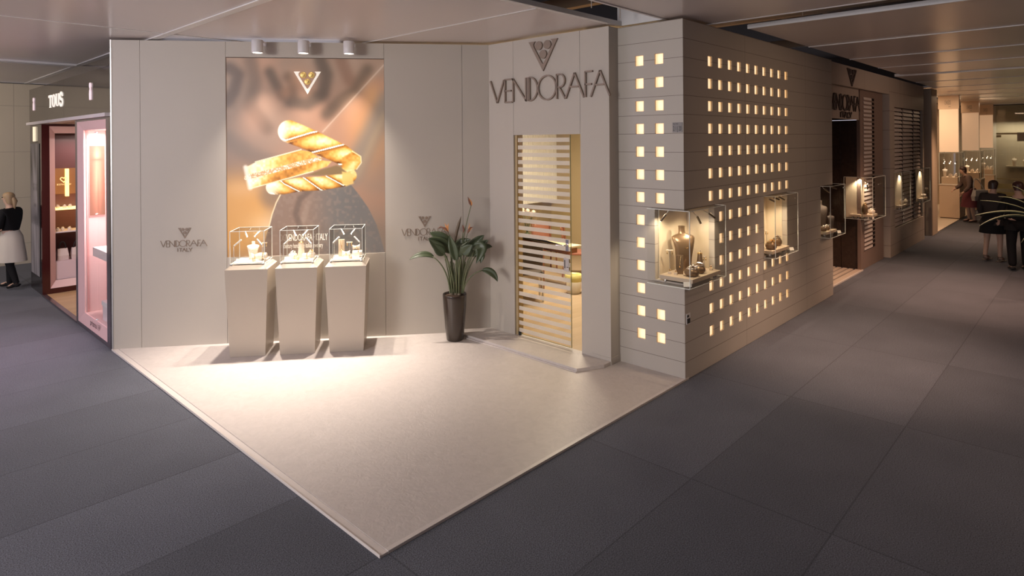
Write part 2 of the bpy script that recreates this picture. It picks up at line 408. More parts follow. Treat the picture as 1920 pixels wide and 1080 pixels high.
    m,_=poly([(463,333),(520,318),(598,300),(620,303),(612,312),(585,321),(473,351),(466,346)]);vv=.46+.22*(ham-.5)+.34*sm(520,466,X)+.16*np.sin((X-450)/14.+Y/9.);c=ramp(vv);img=img*(1-m[...,None])+c*m[...,None]
    d,_,_=seg((461,331),(598,297));pv=noise(1.6,1.6,33);c=mix(np.zeros_like(img)+np.array([206,158,110.]),(255,244,224),sm(.45,.9,pv));mm=sm(4.6,3.8,d);img=img*(1-mm[...,None])+c*mm[...,None]
    for a,b in [((478,302),(563,280)),((470,351),(585,321))]:
        d,_,_=seg(a,b);img=mix(img,(255,240,205),sm(1.5,.4,d)*.8)
    d,_,_=seg((460,312),(468,350));img=mix(img,(255,250,235),sm(7,1,d)*.75)
    # upper twisted rope
    pts=[(541,246),(556,252),(580,262),(610,276),(640,290),(655,302)]
    m,v,t,u=rope(pts,21.,58.,.58,1.25,lambda t:1-.12*np.clip(t/125,0,1));c=ramp(v+.06)
    c=mix(c,(255,250,230),sm(545,524,X)*.85);img=img*(1-m[...,None])+c*m[...,None]
    m,sd=poly([(640,296),(662,284),(676,294),(677,304),(668,318),(650,324),(640,316)],2.);c=ramp(.62+.2*(ham-.5)-.3*sm(655,680,X)+.2*np.sin((X+Y)/9.));img=img*(1-m[...,None])+c*m[...,None]
    d,_,_=path([(660,284),(676,294),(677,306),(668,318)]);img=mix(img,(255,236,190),sm(1.6,.5,d)*.7)
    m,_=poly([(640,322),(660,326),(662,345),(648,350),(640,345)],2.);img=mix(img,(236,190,110),m*.9)
    return np.clip(img,0,255)/255.
# ------------------------------------------------------------------ surface materials
WALL_C = (0.50, 0.455, 0.40)
wallm = mat('painted_board', WALL_C, 0.5, noise=(1.5, 0.03), spec=0.35)
tower_m = line_mat('tower_board', WALL_C, (0.20, 0.16, 0.13), zs=(0.2064, 0.196), xs=(2.2, 1.12), wdt=0.005)
towerf_m = line_mat('tower_front_board', WALL_C, (0.20, 0.16, 0.13), zs=(0.2064, 0.196), wdt=0.005)
louv_m = line_mat('aisle_board', (0.46, 0.39, 0.33), (0.18, 0.13, 0.10), zs=(0.42, 0.26), xs=(1.15, 0.45), wdt=0.008)
bgwall_m = line_mat('cream_panel', (0.56, 0.49, 0.40), (0.42, 0.36, 0.30), zs=(1.0, 0.45), xs=(0.95, 0.2), wdt=0.012)
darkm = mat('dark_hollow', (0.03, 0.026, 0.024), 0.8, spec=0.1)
sign_m = mat('bronze_letter', (0.25, 0.185, 0.14), 0.5)
signd_m = mat('dark_letter', (0.06, 0.042, 0.036), 0.5)
white_m = mat('white_metal', (0.75, 0.73, 0.72), 0.35)
steel_m = mat('brushed_steel', (0.62, 0.60, 0.58), 0.28, 1.0)
chrome_m = mat('chrome', (0.85, 0.84, 0.82), 0.08, 1.0)
black_m = mat('black_rubber', (0.02, 0.02, 0.02), 0.5)
trim_m = mat('pale_trim', (0.66, 0.60, 0.56), 0.4)
glass_m = glass_mat('clear_glass', (0.985, 0.985, 0.975), .4)
edge_m = mat('polished_edge', (0.92, 0.96, 0.90), 0.15, emit=(1, 0.95, 0.85), estr=0.0)
pane_m = None
gold_m = mat('gold', (0.95, 0.66, 0.28), 0.18, 1.0)
silver_m = mat('silver', (0.92, 0.90, 0.88), 0.15, 1.0)

def carpet_material():
    m = bpy.data.materials.new('carpet'); m.use_nodes = True
    nt = m.node_tree; b = nt.nodes['Principled BSDF']; b.inputs['Roughness'].default_value = 0.95; b.inputs['Specular IOR Level'].default_value = 0.12
    b.inputs['Sheen Weight'].default_value = 0.15
    tc = N(nt, 'ShaderNodeTexCoord'); sp = N(nt, 'ShaderNodeSeparateXYZ'); nt.links.new(tc.outputs['Object'], sp.inputs[0])
    cx = mth(nt, 'DIVIDE', mth(nt, 'SUBTRACT', sp.outputs['X'], 0.05 - 42), 2.1)
    cy = mth(nt, 'DIVIDE', mth(nt, 'SUBTRACT', sp.outputs['Y'], 0.01 - 40), 1.0)
    cb = N(nt, 'ShaderNodeCombineXYZ'); nt.links.new(mth(nt, 'FLOOR', cx), cb.inputs[0]); nt.links.new(mth(nt, 'FLOOR', cy), cb.inputs[1])
    wn = N(nt, 'ShaderNodeTexWhiteNoise'); wn.noise_dimensions = '2D'; nt.links.new(cb.outputs[0], wn.inputs['Vector'])
    mr = N(nt, 'ShaderNodeMapRange'); mr.inputs['To Min'].default_value = 0.78; mr.inputs['To Max'].default_value = 1.14; nt.links.new(wn.outputs['Value'], mr.inputs['Value'])
    fx = mth(nt, 'FRACT', cx); fy = mth(nt, 'FRACT', cy)
    sx = mth(nt, 'LESS_THAN', fx, 0.006); sy = mth(nt, 'LESS_THAN', fy, 0.011)
    seam = mth(nt, 'SUBTRACT', 1.0, mth(nt, 'MULTIPLY', mth(nt, 'MAXIMUM', sx, sy), 0.38))
    n1 = N(nt, 'ShaderNodeTexNoise'); n1.inputs['Scale'].default_value = 120; n1.inputs['Detail'].default_value = 2; nt.links.new(tc.outputs['Object'], n1.inputs['Vector'])
    r1 = N(nt, 'ShaderNodeMapRange'); r1.inputs['From Min'].default_value = 0.3; r1.inputs['From Max'].default_value = 0.7; r1.inputs['To Min'].default_value = 0.4; r1.inputs['To Max'].default_value = 1.6; nt.links.new(n1.outputs['Fac'], r1.inputs['Value'])
    n2 = N(nt, 'ShaderNodeTexNoise'); n2.inputs['Scale'].default_value = 1.6; n2.inputs['Detail'].default_value = 5; nt.links.new(tc.outputs['Object'], n2.inputs['Vector'])
    r2 = N(nt, 'ShaderNodeMapRange'); r2.inputs['To Min'].default_value = 0.8; r2.inputs['To Max'].default_value = 1.2; nt.links.new(n2.outputs['Fac'], r2.inputs['Value'])
    v = mth(nt, 'MULTIPLY', mth(nt, 'MULTIPLY', mr.outputs[0], seam), mth(nt, 'MULTIPLY', r1.outputs[0], r2.outputs[0]))
    mx = N(nt, 'ShaderNodeMix', data_type='RGBA', blend_type='MULTIPLY'); mx.inputs[0].default_value = 1; mx.inputs[6].default_value = (0.090, 0.094, 0.116, 1)
    nt.links.new(v, mx.inputs[7]); nt.links.new(mx.outputs[2], b.inputs['Base Color'])
    bp = N(nt, 'ShaderNodeBump'); bp.inputs['Strength'].default_value = 0.5; bp.inputs['Distance'].default_value = 0.01
    nt.links.new(n1.outputs['Fac'], bp.inputs['Height']); nt.links.new(bp.outputs['Normal'], b.inputs['Normal'])
    return m
def platform_material():
    m = bpy.data.materials.new('pale_laminate'); m.use_nodes = True
    nt = m.node_tree; b = nt.nodes['Principled BSDF']; b.inputs['Roughness'].default_value = 0.42; b.inputs['Specular IOR Level'].default_value = 0.35
    tc = N(nt, 'ShaderNodeTexCoord')
    v = N(nt, 'ShaderNodeTexNoise'); v.inputs['Scale'].default_value = 9; v.inputs['Detail'].default_value = 8; v.inputs['Distortion'].default_value = 1.5; nt.links.new(tc.outputs['Object'], v.inputs['Vector'])
    r = N(nt, 'ShaderNodeMapRange'); r.inputs['From Min'].default_value = 0.3; r.inputs['From Max'].default_value = 0.7; r.inputs['To Min'].default_value = 0.94; r.inputs['To Max'].default_value = 1.04; nt.links.new(v.outputs['Fac'], r.inputs['Value'])
    v2 = N(nt, 'ShaderNodeTexVoronoi'); v2.inputs['Scale'].default_value = 0.55; v2.inputs['Randomness'].default_value = 1.0; nt.links.new(tc.outputs['Object'], v2.inputs['Vector'])
    spot = mth(nt, 'MAXIMUM', 0.82, mth(nt, 'MINIMUM', 1.0, mth(nt, 'MULTIPLY', v2.outputs['Distance'], 26.0)))
    mx = N(nt, 'ShaderNodeMix', data_type='RGBA', blend_type='MULTIPLY'); mx.inputs[0].default_value = 1; mx.inputs[6].default_value = (0.58, 0.525, 0.49, 1)
    nt.links.new(mth(nt, 'MULTIPLY', r.outputs[0], spot), mx.inputs[7]); nt.links.new(mx.outputs[2], b.inputs['Base Color'])
    v3 = N(nt, 'ShaderNodeTexNoise'); v3.inputs['Scale'].default_value = 14; v3.inputs['Detail'].default_value = 3; v3.inputs['Distortion'].default_value = 2.5; nt.links.new(tc.outputs['Object'], v3.inputs['Vector'])
    bp = N(nt, 'ShaderNodeBump'); bp.inputs['Strength'].default_value = 0.25; bp.inputs['Distance'].default_value = 0.01
    nt.links.new(v3.outputs['Fac'], bp.inputs['Height']); nt.links.new(bp.outputs['Normal'], b.inputs['Normal'])
    return m
def wood_material(name, c1, c2, pitch=0.12, ang=0.0, rough=0.4):
    m = bpy.data.materials.new(name); m.use_nodes = True
    nt = m.node_tree; b = nt.nodes['Principled BSDF']; b.inputs['Roughness'].default_value = rough
    tc = N(nt, 'ShaderNodeTexCoord'); mp = N(nt, 'ShaderNodeMapping'); mp.inputs['Rotation'].default_value[2] = ang; mp.inputs['Scale'].default_value = (1.2, 1 / pitch, 1 / pitch)
    nt.links.new(tc.outputs['Object'], mp.inputs[0]); sp = N(nt, 'ShaderNodeSeparateXYZ'); nt.links.new(mp.outputs[0], sp.inputs[0])
    wn = N(nt, 'ShaderNodeTexWhiteNoise'); wn.noise_dimensions = '2D'
    cb = N(nt, 'ShaderNodeCombineXYZ'); nt.links.new(mth(nt, 'FLOOR', sp.outputs['Y']), cb.inputs[0]); nt.links.new(mth(nt, 'FLOOR', sp.outputs['Z']), cb.inputs[1]); nt.links.new(cb.outputs[0], wn.inputs['Vector'])
    nz = N(nt, 'ShaderNodeTexNoise'); nz.inputs['Scale'].default_value = 2.0; nz.inputs['Detail'].default_value = 6; nz.inputs['Distortion'].default_value = 0.6; nt.links.new(mp.outputs[0], nz.inputs['Vector'])
    f = mth(nt, 'ADD', mth(nt, 'MULTIPLY', wn.outputs['Value'], 0.5), mth(nt, 'MULTIPLY', nz.outputs['Fac'], 0.5))
    mx = N(nt, 'ShaderNodeMix', data_type='RGBA'); mx.inputs[6].default_value = (*c1, 1); mx.inputs[7].default_value = (*c2, 1)
    nt.links.new(f, mx.inputs[0]); nt.links.new(mx.outputs[2], b.inputs['Base Color'])
    MATS[name] = m
    return m
def ceiling_material():
    m = bpy.data.materials.new('stretch_ceiling'); m.use_nodes = True
    nt = m.node_tree; b = nt.nodes['Principled BSDF']; b.inputs['Base Color'].default_value = (0.68, 0.62, 0.61, 1)
    b.inputs['Roughness'].default_value = 0.24; b.inputs['Specular IOR Level'].default_value = 0.5
    tc = N(nt, 'ShaderNodeTexCoord'); nz = N(nt, 'ShaderNodeTexNoise'); nz.inputs['Scale'].default_value = 0.7; nz.inputs['Detail'].default_value = 0
    nt.links.new(tc.outputs['Object'], nz.inputs['Vector'])
    bp = N(nt, 'ShaderNodeBump'); bp.inputs['Strength'].default_value = 0.12; bp.inputs['Distance'].default_value = 0.06
    nt.links.new(nz.outputs['Fac'], bp.inputs['Height']); nt.links.new(bp.outputs['Normal'], b.inputs['Normal'])
    return m
carpet_m = carpet_material(); plat_m = platform_material(); ceil_m = ceiling_material()
oak_m = wood_material('oak_floor', (0.42, 0.26, 0.13), (0.60, 0.42, 0.24), 0.14, 0.0, 0.35)
room_wood_m = wood_material('room_floor', (0.36, 0.25, 0.15), (0.52, 0.39, 0.26), 0.15, 0.5, 0.35)
wenge_m = wood_material('wenge', (0.030, 0.017, 0.012), (0.062, 0.036, 0.026), 0.045, 0.0, 0.45)

# ------------------------------------------------------------------ floor and platform
struct('floor', MB().box(-9, 34, -12, 18, -0.08, 0), carpet_m)
yb = lambda x: 5.7923 + (2.7955 - 5.7923) * x / 3.7326
struct('platform', MB().zprism([(0.055, 0.03), (3.93, 0.03), (3.93, 0.86), (3.80, 0.86), (3.80, 2.80), (3.70, 2.90), (0.055, 5.80)], 0.001, 0.020), plat_m)
struct('trim_1', MB().box(-0.005, 0.052, -0.004, 5.80, 0.001, 0.016).box(-0.009, -0.004, -0.004, 5.80, 0.001, 0.022), trim_m)
struct('trim_2', MB().box(0.054, 3.99, -0.006, 0.028, 0.001, 0.021), trim_m)
struct('step', MB().zprism([(3.29, 0.985), (3.60, 0.835), (3.80, 0.835), (3.80, 2.80), (3.70, 2.88), (3.30, yb(3.30) + .03)], 0.021, 0.060), plat_m, bevel=0.002)
struct('trim_3', MB().box(3.273, 3.288, 0.985, 2.98, 0.021, 0.030), trim_m)
struct('floor_room', MB().box(4.05, 8.90, 0.40, 5.95, 0.0, 0.05).box(3.82, 4.05, .87, 5.95, 0, .05), room_wood_m)

# ------------------------------------------------------------------ back wall and entrance wall
g = 0.002
mb = MB()
for x0, x1, z0, z1 in ((0.0, .344, 0, H_W), (.344, 1.377, 0, H_W), (3.383, 4.419, 0, H_W), (4.419, BWL, 0, H_W), (1.377, 3.383, 3.712, H_W), (1.377, 3.383, 0, 1.128)):
    mb.box(x0 + g, x1 - g, 0, 0.06, z0 + .002, z1)
mb.box(0.004, BWL - .02, 0.06, 0.10, 0.002, H_W - .004)
fstruct('wall_back', mb, wallm, BWF)
fstruct('trim_4', MB().box(-.004, .012, -0.006, .10, 0.022, H_W + .002), mat('aluminium_trim', (.55, .54, .53), .35, .6), BWF)
mb = MB()
mb.box(-2.80, -2.342 - g, 0, 0.09, 0.02, H_W)
mb.box(-2.342 + g, -1.249 - g, 0, 0.09, 2.680, H_W)
mb.box(-1.249 + g, -0.8315, 0, 0.19, 0.022, H_W)
fstruct('wall_entrance', mb, wallm, DWF)
fstruct('baseboard_entrance', MB().box(-1.10, -.826, -0.006, 0.0, 0.061, 0.10).box(-.8315, -.826, 0, .185, 0.022, 0.10), wallm, DWF)

# ------------------------------------------------------------------ perforated tower
def holed(x0, x1, z0, z1, holes, t, jamb=()):
    xs = sorted({x0, x1, *[h[0] for h in holes], *[h[1] for h in holes]}); zs = sorted({z0, z1, *[h[2] for h in holes], *[h[3] for h in holes]})
    mb = MB(); hol = set()
    for i in range(len(xs) - 1):
        for k in range(len(zs) - 1):
            cx, cz = (xs[i] + xs[i + 1]) / 2, (zs[k] + zs[k + 1]) / 2
            if any(h[0] < cx < h[1] and h[2] < cz < h[3] for h in holes): hol.add((i, k))
    nx, nz = len(xs), len(zs)
    vid = lambda i, k, b: (i * nz + k) * 2 + b
    V = [(xs[i], t * b, zs[k]) for i in range(nx) for k in range(nz) for b in (0, 1)]; F = []
    inside = lambda i, k: 0 <= i < nx - 1 and 0 <= k < nz - 1 and (i, k) not in hol
    for i in range(nx - 1):
        for k in range(nz - 1):
            if (i, k) in hol: continue
            F.append((vid(i, k, 0), vid(i + 1, k, 0), vid(i + 1, k + 1, 0), vid(i, k + 1, 0)))
            F.append((vid(i, k, 1), vid(i, k + 1, 1), vid(i + 1, k + 1, 1), vid(i + 1, k, 1)))
            if not inside(i - 1, k): F.append((vid(i, k, 0), vid(i, k + 1, 0), vid(i, k + 1, 1), vid(i, k, 1)))
            if not inside(i + 1, k): F.append((vid(i + 1, k, 0), vid(i + 1, k, 1), vid(i + 1, k + 1, 1), vid(i + 1, k + 1, 0)))
            if not inside(i, k - 1): F.append((vid(i, k, 0), vid(i, k, 1), vid(i + 1, k, 1), vid(i + 1, k, 0)))
            if not inside(i, k + 1): F.append((vid(i, k + 1, 0), vid(i + 1, k + 1, 0), vid(i + 1, k + 1, 1), vid(i, k + 1, 1)))
    mb.add(V, F)
    return mb
def pane_material():
    m = bpy.data.materials.new('lit_opal_pane'); m.use_nodes = True
    nt = m.node_tree; b = nt.nodes['Principled BSDF']; b.inputs['Base Color'].default_value = (0.8, 0.7, 0.55, 1); b.inputs['Roughness'].default_value = 0.4
    tc = N(nt, 'ShaderNodeTexCoord'); sp = N(nt, 'ShaderNodeSeparateXYZ'); nt.links.new(tc.outputs['Generated'], sp.inputs[0])
    u = mth(nt, 'SUBTRACT', sp.outputs['X'], 0.58); w = mth(nt, 'SUBTRACT', sp.outputs['Z'], 0.5)
    q = mth(nt, 'ADD', mth(nt, 'MULTIPLY', mth(nt, 'MULTIPLY', u, u), 2.6), mth(nt, 'MULTIPLY', mth(nt, 'MULTIPLY', w, w), 0.9))
    f = mth(nt, 'MINIMUM', 1.0, mth(nt, 'MULTIPLY', q, 1.9))
    mx = N(nt, 'ShaderNodeMix', data_type='RGBA'); mx.inputs[6].default_value = (1.12, .76, .46, 1); mx.inputs[7].default_value = (.86, .47, .18, 1)
    nt.links.new(f, mx.inputs[0]); nt.links.new(mx.outputs[2], b.inputs['Emission Color']); b.inputs['Emission Strength'].default_value = 1.0
    return m
pane_m = pane_material()
ZR = [3.505 - .2587 * k for k in range(13)]
HW, HH = 0.054, 0.058
V1Z0, V1Z1 = 1.045, 1.84
fr_holes = [(-.545 - HW, -.545 + HW, z - HH, z + HH) for z in ZR] + [(-.293 - HW, -.293 + HW, z - HH, z + HH) for k, z in enumerate(ZR) if not 7 <= k <= 10]
wf = fstruct('wall_front', holed(-.8315, 0, 0.004, H_W, fr_holes + [(-.359, 0, V1Z0, V1Z1)], 0.07), towerf_m, TFF)
SX = [4.556 + .2633 * i for i in range(10)]
sd = []
for i, x in enumerate(SX):
    for k, z in enumerate(ZR):
        if (i == 0 and 7 <= k <= 9) or (i >= 6 and 7 <= k <= 9): continue
        sd.append((x - HW, x + HW, z - HH, z + HH))
ws = fstruct('wall_side', holed(3.9887, 8.982, 0.004, H_W, sd + [(3.9887, 4.64, V1Z0, V1Z1), (6.095, 6.93, V1Z0, V1Z1), (8.38, 8.982, V1Z0, V1Z1)], 0.07), tower_m, TSF)
def panes(holes, parent, limit=100):
    n = 0; rest = MB()
    for x0, x1, z0, z1 in holes:
        mb = MB() if n < limit else rest
        mb.box(x0 + .0015, x1 - .0015, 0.020, 0.035, z0 + .0015, z1 - .0015)
        if n < limit: mb.build('lit_pane', pane_m, parent)
        n += 1
    if rest.v: tag(rest.build('lit_pane_row', pane_m, parent), kind='stuff')
panes(fr_holes, wf); panes(sd, ws)
fstruct('wall_end', MB().box(-1.2, -0.362, 0, .07, 0.004, H_W).box(-.36, -.071, 0, .07, 0.004, V1Z0 - .002).box(-.36, -.071, 0, .07, V1Z1 + .002, H_W), louv_m, Frame((8.982, 0, 0), -PI / 2)).location.x = 8.91
# niche linings for the show cases set into the tower
niche_m = mat('cream_lining', (0.72, 0.62, 0.47), 0.45)
def lining(name, x0, x1, y1, z0, z1, open_left=False, open_right=False):
    mb = MB().box(x0, x1, y1, y1 + .015, z0, z1).box(x0, x1, 0.072, y1, z1, z1 + .012).box(x0, x1, 0.072, y1, z0 - .012, z0)
    if not open_left: mb.box(x0 - .012, x0, 0.072, y1, z0, z1)
    if not open_right: mb.box(x1, x1 + .012, 0.072, y1, z0, z1)
    return tag(mb.build(name, niche_m), kind='structure')
mb = MB().box(3.99, 4.64, .345, .357, V1Z0, V1Z1).box(4.642, 4.655, .072, .357, V1Z0, V1Z1).box(3.99, 4.655, .072, .36, V1Z1 + .001, V1Z1 + .013).box(3.99, 4.655, .072, .36, V1Z0 - .013, V1Z0 - .001)
struct('niche_1', mb, niche_m)
lining('niche_2', 6.097, 6.928, .30, V1Z0, V1Z1)
mb = MB().box(8.38, 8.909, .345, .357, V1Z0, V1Z1).box(8.365, 8.378, .072, .357, V1Z0, V1Z1).box(8.365, 8.909, .072, .36, V1Z1 + .001, V1Z1 + .013).box(8.365, 8.909, .072, .36, V1Z0 - .013, V1Z0 - .001)
struct('niche_3', mb, niche_m)

# ------------------------------------------------------------------ ceiling
ZC = 3.945
XB = [-7.0, -3.8, -1.70, 0.41, 2.52, 4.66]
def panel(mb, x0, x1, y0, y1): mb.box(x0 + .008, x1 - .008, y0 + .008, y1 - .008, ZC, ZC + .05)
mb = MB()
for i in range(5):
    for y0, y1 in ((-9, -4.0), (-4.0, 0.23), (0.86, 5.0), (5.0, 9.22), (9.42, 13.9)):
        if i == 4 and y0 == .86: panel(mb, 2.52, 4.66, .86, 5.0); continue
        if i == 4 and y0 >= 5: continue
        panel(mb, XB[i], XB[i + 1], y0, y1)
XR = [5.22, 7.36, 9.38, 11.2, 13.0]
for i in range(4):
    for y0, y1 in ((-9, -4.5), (-4.5, -.16)): panel(mb, XR[i], XR[i + 1], y0, y1)
XR2 = [13.32, 15.4, 17.5, 19.6, 21.7, 23.8, 25.9, 30]
for i in range(7):
    for y0, y1 in ((-9, -4.5), (-4.5, 0.02 if XR2[i] < 17 else 0.75)): panel(mb, XR2[i], XR2[i + 1], y0, y1)
for x0, x1, y1 in ((23.8, 30, 1.4),): panel(mb, x0, x1, .78, y1)
struct('ceiling', mb, ceil_m)
mb = MB()                                           # bright edge profiles of the stretched panels
for x, y0, y1 in ((0.41, 2.0, 5.0), (0.41, 5.0, 13.8)): mb.box(x - .045, x + .045, y0, y1, ZC - .012, ZC - .001)
for x, y0, y1 in ((2.52, .87, 4.0), (-1.70, -4, 9)): mb.box(x - .014, x + .014, y0, y1, ZC - .006, ZC - .001)
for y, x0, x1 in ((5.0, -6.9, .36), (5.0, .46, 4.6)): mb.box(x0, x1, y - .010, y + .010, ZC - .006, ZC - .001)
mb.box(-6.9, 3.99, .80, .86, ZC - .006, ZC + .045); mb.box(-6.9, 3.95, .22, .25, ZC - .012, ZC + .045)
mb.box(3.955, 4.66, .25, .86, ZC - .004, ZC + .30)
mb.box(5.20, 5.24, -8.9, -.17, ZC - .008, ZC + .04); mb.box(4.62, 4.66, -8.9, .22, ZC - .004, ZC + .045)
for x in XR[1:4]: mb.box(x - .016, x + .016, -8.8, -.17, ZC - .010, ZC - .001)
mb.box(13.28, 13.34, -8.9, 0.0, ZC - .01, ZC + .045)
for x in XR2[1:7]: mb.box(x - .014, x + .014, -8.8, 0.0, ZC - .008, ZC - .001)
mb.box(-6.9, .36, 9.20, 9.24, ZC - .03, ZC + .08)
mb.box(-6.9, .36, 9.42, 9.55, ZC - .02, ZC + .08)
struct('trim_5', mb, white_m)
# dark hall roof above the panels, with its beams and hangers
struct('ceiling_hall', MB().box(-10, 34, -13, 19, 6.9, 7.0).box(-10, 34, 18.9, 19, 3.99, 6.9).box(-10, 34, -13, -12.9, 3.99, 6.9).box(33.9, 34, -12.9, 18.9, 3.99, 6.9).box(-10, -9.9, -12.9, 18.9, 3.99, 6.9), mat('hall_roof', (.055, .045, .04), .9, spec=.1))
mb = MB()
for x in (-1.2, .9, 3.0, 5.0, 8.0, 11.5): mb.box(x, x + .14, -6, 6, 4.55, 4.72)
for y in (-3.2, -1.2, .2, .9): mb.box(-3, 12, y, y + .10, 4.80, 4.95)
struct('trim_6', mb, mat('roof_beam', (.30, .21, .14), .7))
mb = MB()
for x, y in ((1.45, .52), (2.95, .50), (3.62, .60), (4.93, -.9), (4.95, -2.0), (13.15, -1.4)): mb.tube([(x, y, ZC + .01), (x, y, 4.55)], .006, 6)
struct('trim_7', mb, mat('hanger_rod', (.5, .42, .35), .5, .5))
mb = MB()
for i in range(3):
    y0 = -.5 - i * .7
    mb.tube([(4.75 + .05 * i, y0, 4.06), (4.9, y0 - .25, 4.02), (5.05, y0 - .5, 4.1), (4.85, y0 - .75, 4.05)], .018, 6)
struct('trim_8', mb, mat('roof_cable', (.20, .13, .09), .6))
struct('wall_left', MB().box(-8.5, 3.2, 13.9, 14.0, 0.001, 3.93), bgwall_m)
struct('wall_unseen_shade', MB().box(-9, 33, -6.5, -6.4, 0.001, 3.93), mat('shade_wall', (.22, .15, .11), .7))  # unseen wall, added to block ambient light and keep the tower side dark
# ------------------------------------------------------------------ printed picture panel on the back wall
def print_material():
    m = bpy.data.materials.new('printed_fabric'); m.use_nodes = True
    nt = m.node_tree; b = nt.nodes['Principled BSDF']; b.inputs['Roughness'].default_value = 0.38; b.inputs['Specular IOR Level'].default_value = 0.45
    at = N(nt, 'ShaderNodeAttribute'); at.attribute_name = 'print'
    mx = N(nt, 'ShaderNodeMix', data_type='RGBA', blend_type='MULTIPLY'); mx.inputs[0].default_value = 1; mx.inputs[7].default_value = (.5, .5, .5, 1)
    nt.links.new(at.outputs['Color'], mx.inputs[6]); nt.links.new(mx.outputs[2], b.inputs['Base Color']); nt.links.new(at.outputs['Color'], b.inputs['Emission Color'])
    b.inputs['Emission Strength'].default_value = POSTER_E
    return m
POSTER_E = 0.62
PX0, PX1, PZ0, PZ1 = 1.381, 3.381, 1.130, 3.710
poster = thing('poster', 'tall backlit picture of a gold twisted bracelet on the beige back wall', 'poster', BWF.w(PX0, 0, PZ0), BWF.rz)
pw, ph = PX1 - PX0, PZ1 - PZ0
img = paint_poster(296, 368) ** 2.2
R_, C_ = img.shape[:2]
me = bpy.data.meshes.new('printed_picture')
vx = [(pw * c / (C_ - 1), 0.012, ph * (1 - r / (R_ - 1))) for r in range(R_) for c in range(C_)]
fc = [(r * C_ + c, (r + 1) * C_ + c, (r + 1) * C_ + c + 1, r * C_ + c + 1) for r in range(R_ - 1) for c in range(C_ - 1)]
me.from_pydata(vx, [], fc)
ca = me.color_attributes.new('print', 'FLOAT_COLOR', 'POINT')
ca.data.foreach_set('color', np.concatenate([img, np.ones((R_, C_, 1))], 2).astype(np.float32).ravel())
me.materials.append(print_material())
o = bpy.data.objects.new('printed_picture', me); COL.objects.link(o); o.parent = poster
MB().box(-.004, pw + .004, 0.02, 0.058, -.002, ph).build('light_box', mat('box_back', (.3, .24, .2), .6), poster)
fm = mat('poster_edge', (.20, .13, .09), .5)
MB().box(-.006, 0.0, 0.002, 0.02, 0, ph).box(pw, pw + .006, 0.002, 0.02, 0, ph).box(0, pw, 0.002, 0.02, ph - .006, ph).build('frame', fm, poster)
def emblem_poly(x, z, w): return [(x + px * w, z + pz * w) for px, pz in EMB_V]
ex0, ez0 = BWF.px(550.5, 134); ex1, _ = BWF.px(601.5, 134); ew = ex1 - ex0
cream_m = mat('cream_print', (.90, .84, .74), .5, emit=(1, .93, .82), estr=.35)
eb = MB().prism(emblem_poly(ex0 - PX0, ez0 - PZ0, ew), .006, .0115).build('emblem', cream_m, poster)
for dx, dz in ((.35, -.13), (.65, -.13), (.5, -.385)):
    d = MB().lathe([(.118 * ew, 0), (.118 * ew, .004), (.10 * ew, .008), (.05 * ew, .011), (.001, .012)], 20).build('gold_disc', mat('gold_print', (.80, .55, .18), .35, .6, emit=(1, .75, .3), estr=.12), eb)
    d.location = (ex0 - PX0 + dx * ew, .006, ez0 - PZ0 + dz * ew); d.rotation_euler = (PI / 2, 0, 0)
    k = MB().torus((0, 0, .011), .045 * ew, .008 * ew, n=12, m=6, arc=(.6, 5.2)).build('gold_mark', mat('dark_gold', (.28, .16, .04), .5), eb); k.location = d.location; k.rotation_euler = d.rotation_euler
tx0, tz0 = BWF.px(536, 455); tx1, tz1 = BWF.px(614, 452)
def fit_text(txt, h, x0, z0, x1, m, name, par, y):
    mb = text_mb(txt, h, 0, 0, y); wd = max(v[0] for v in mb.v); mb.v = [(x0 + v[0] * (x1 - x0) / wd, v[1], z0 + v[2]) for v in mb.v]
    return mb.build(name, m, par)
fit_text('VENDORAFA \u00b7 ITALY', .088, tx0 - PX0, 1.318 - PZ0, tx1 - PX0, cream_m, 'lettering', poster, .0095)
fit_text('century handmade italian jewellery', .062, tx0 - PX0 - .03, 1.225 - PZ0, tx1 - PX0 - .06, cream_m, 'lettering', poster, .0095)

# ------------------------------------------------------------------ raised signs
def wordmark(parent, fr, fx, z0, z1, w, dep, m, word=VEND):
    """letters as parts; fx maps a 0..1 position along the word to local x"""
    for ch, a, b in word:
        xa, xb = fx(a), fx(b); za = z0 if not callable(z0) else z0(a); h = z1 - z0
        mb = MB(); strokes(mb, [[(xa + (xb - xa) * p, z0 + h * q) for p, q in pl] for pl in LET[ch]], w, -dep, -.0005)
        mb.build('letter', m, parent)
def emblem(parent, x, z, w, dep, m, hs=1.0):
    e = MB().prism([(x + px * w, z + pz * w * hs) for px, pz in EMB_V], -dep, -.0005).build('emblem', m, parent)
    for dx, dz in ((.35, -.135), (.65, -.135), (.5, -.39)):
        MB().prism([(x + dx * w + math.cos(t) * .125 * w, z + dz * w * hs + math.sin(t) * .125 * w * hs) for t in [2 * PI * i / 24 for i in range(24)]], -dep, -.0005).build('disc', m, e)
sg = thing('wall_sign', 'large raised name sign with triangle emblem above the glass door', 'sign', DWF.o, DWF.rz)
def fxd(t): return DWF.px(919.5 + 223.5 * t, 170, .02)[0]
face_m = mat('letter_face', (.27, .205, .16), .45)
wordmark(sg, DWF, fxd, 3.115, 3.415, .020, .028, face_m)
emblem(sg, -2.045, 3.862, .472, .024, face_m, .95)
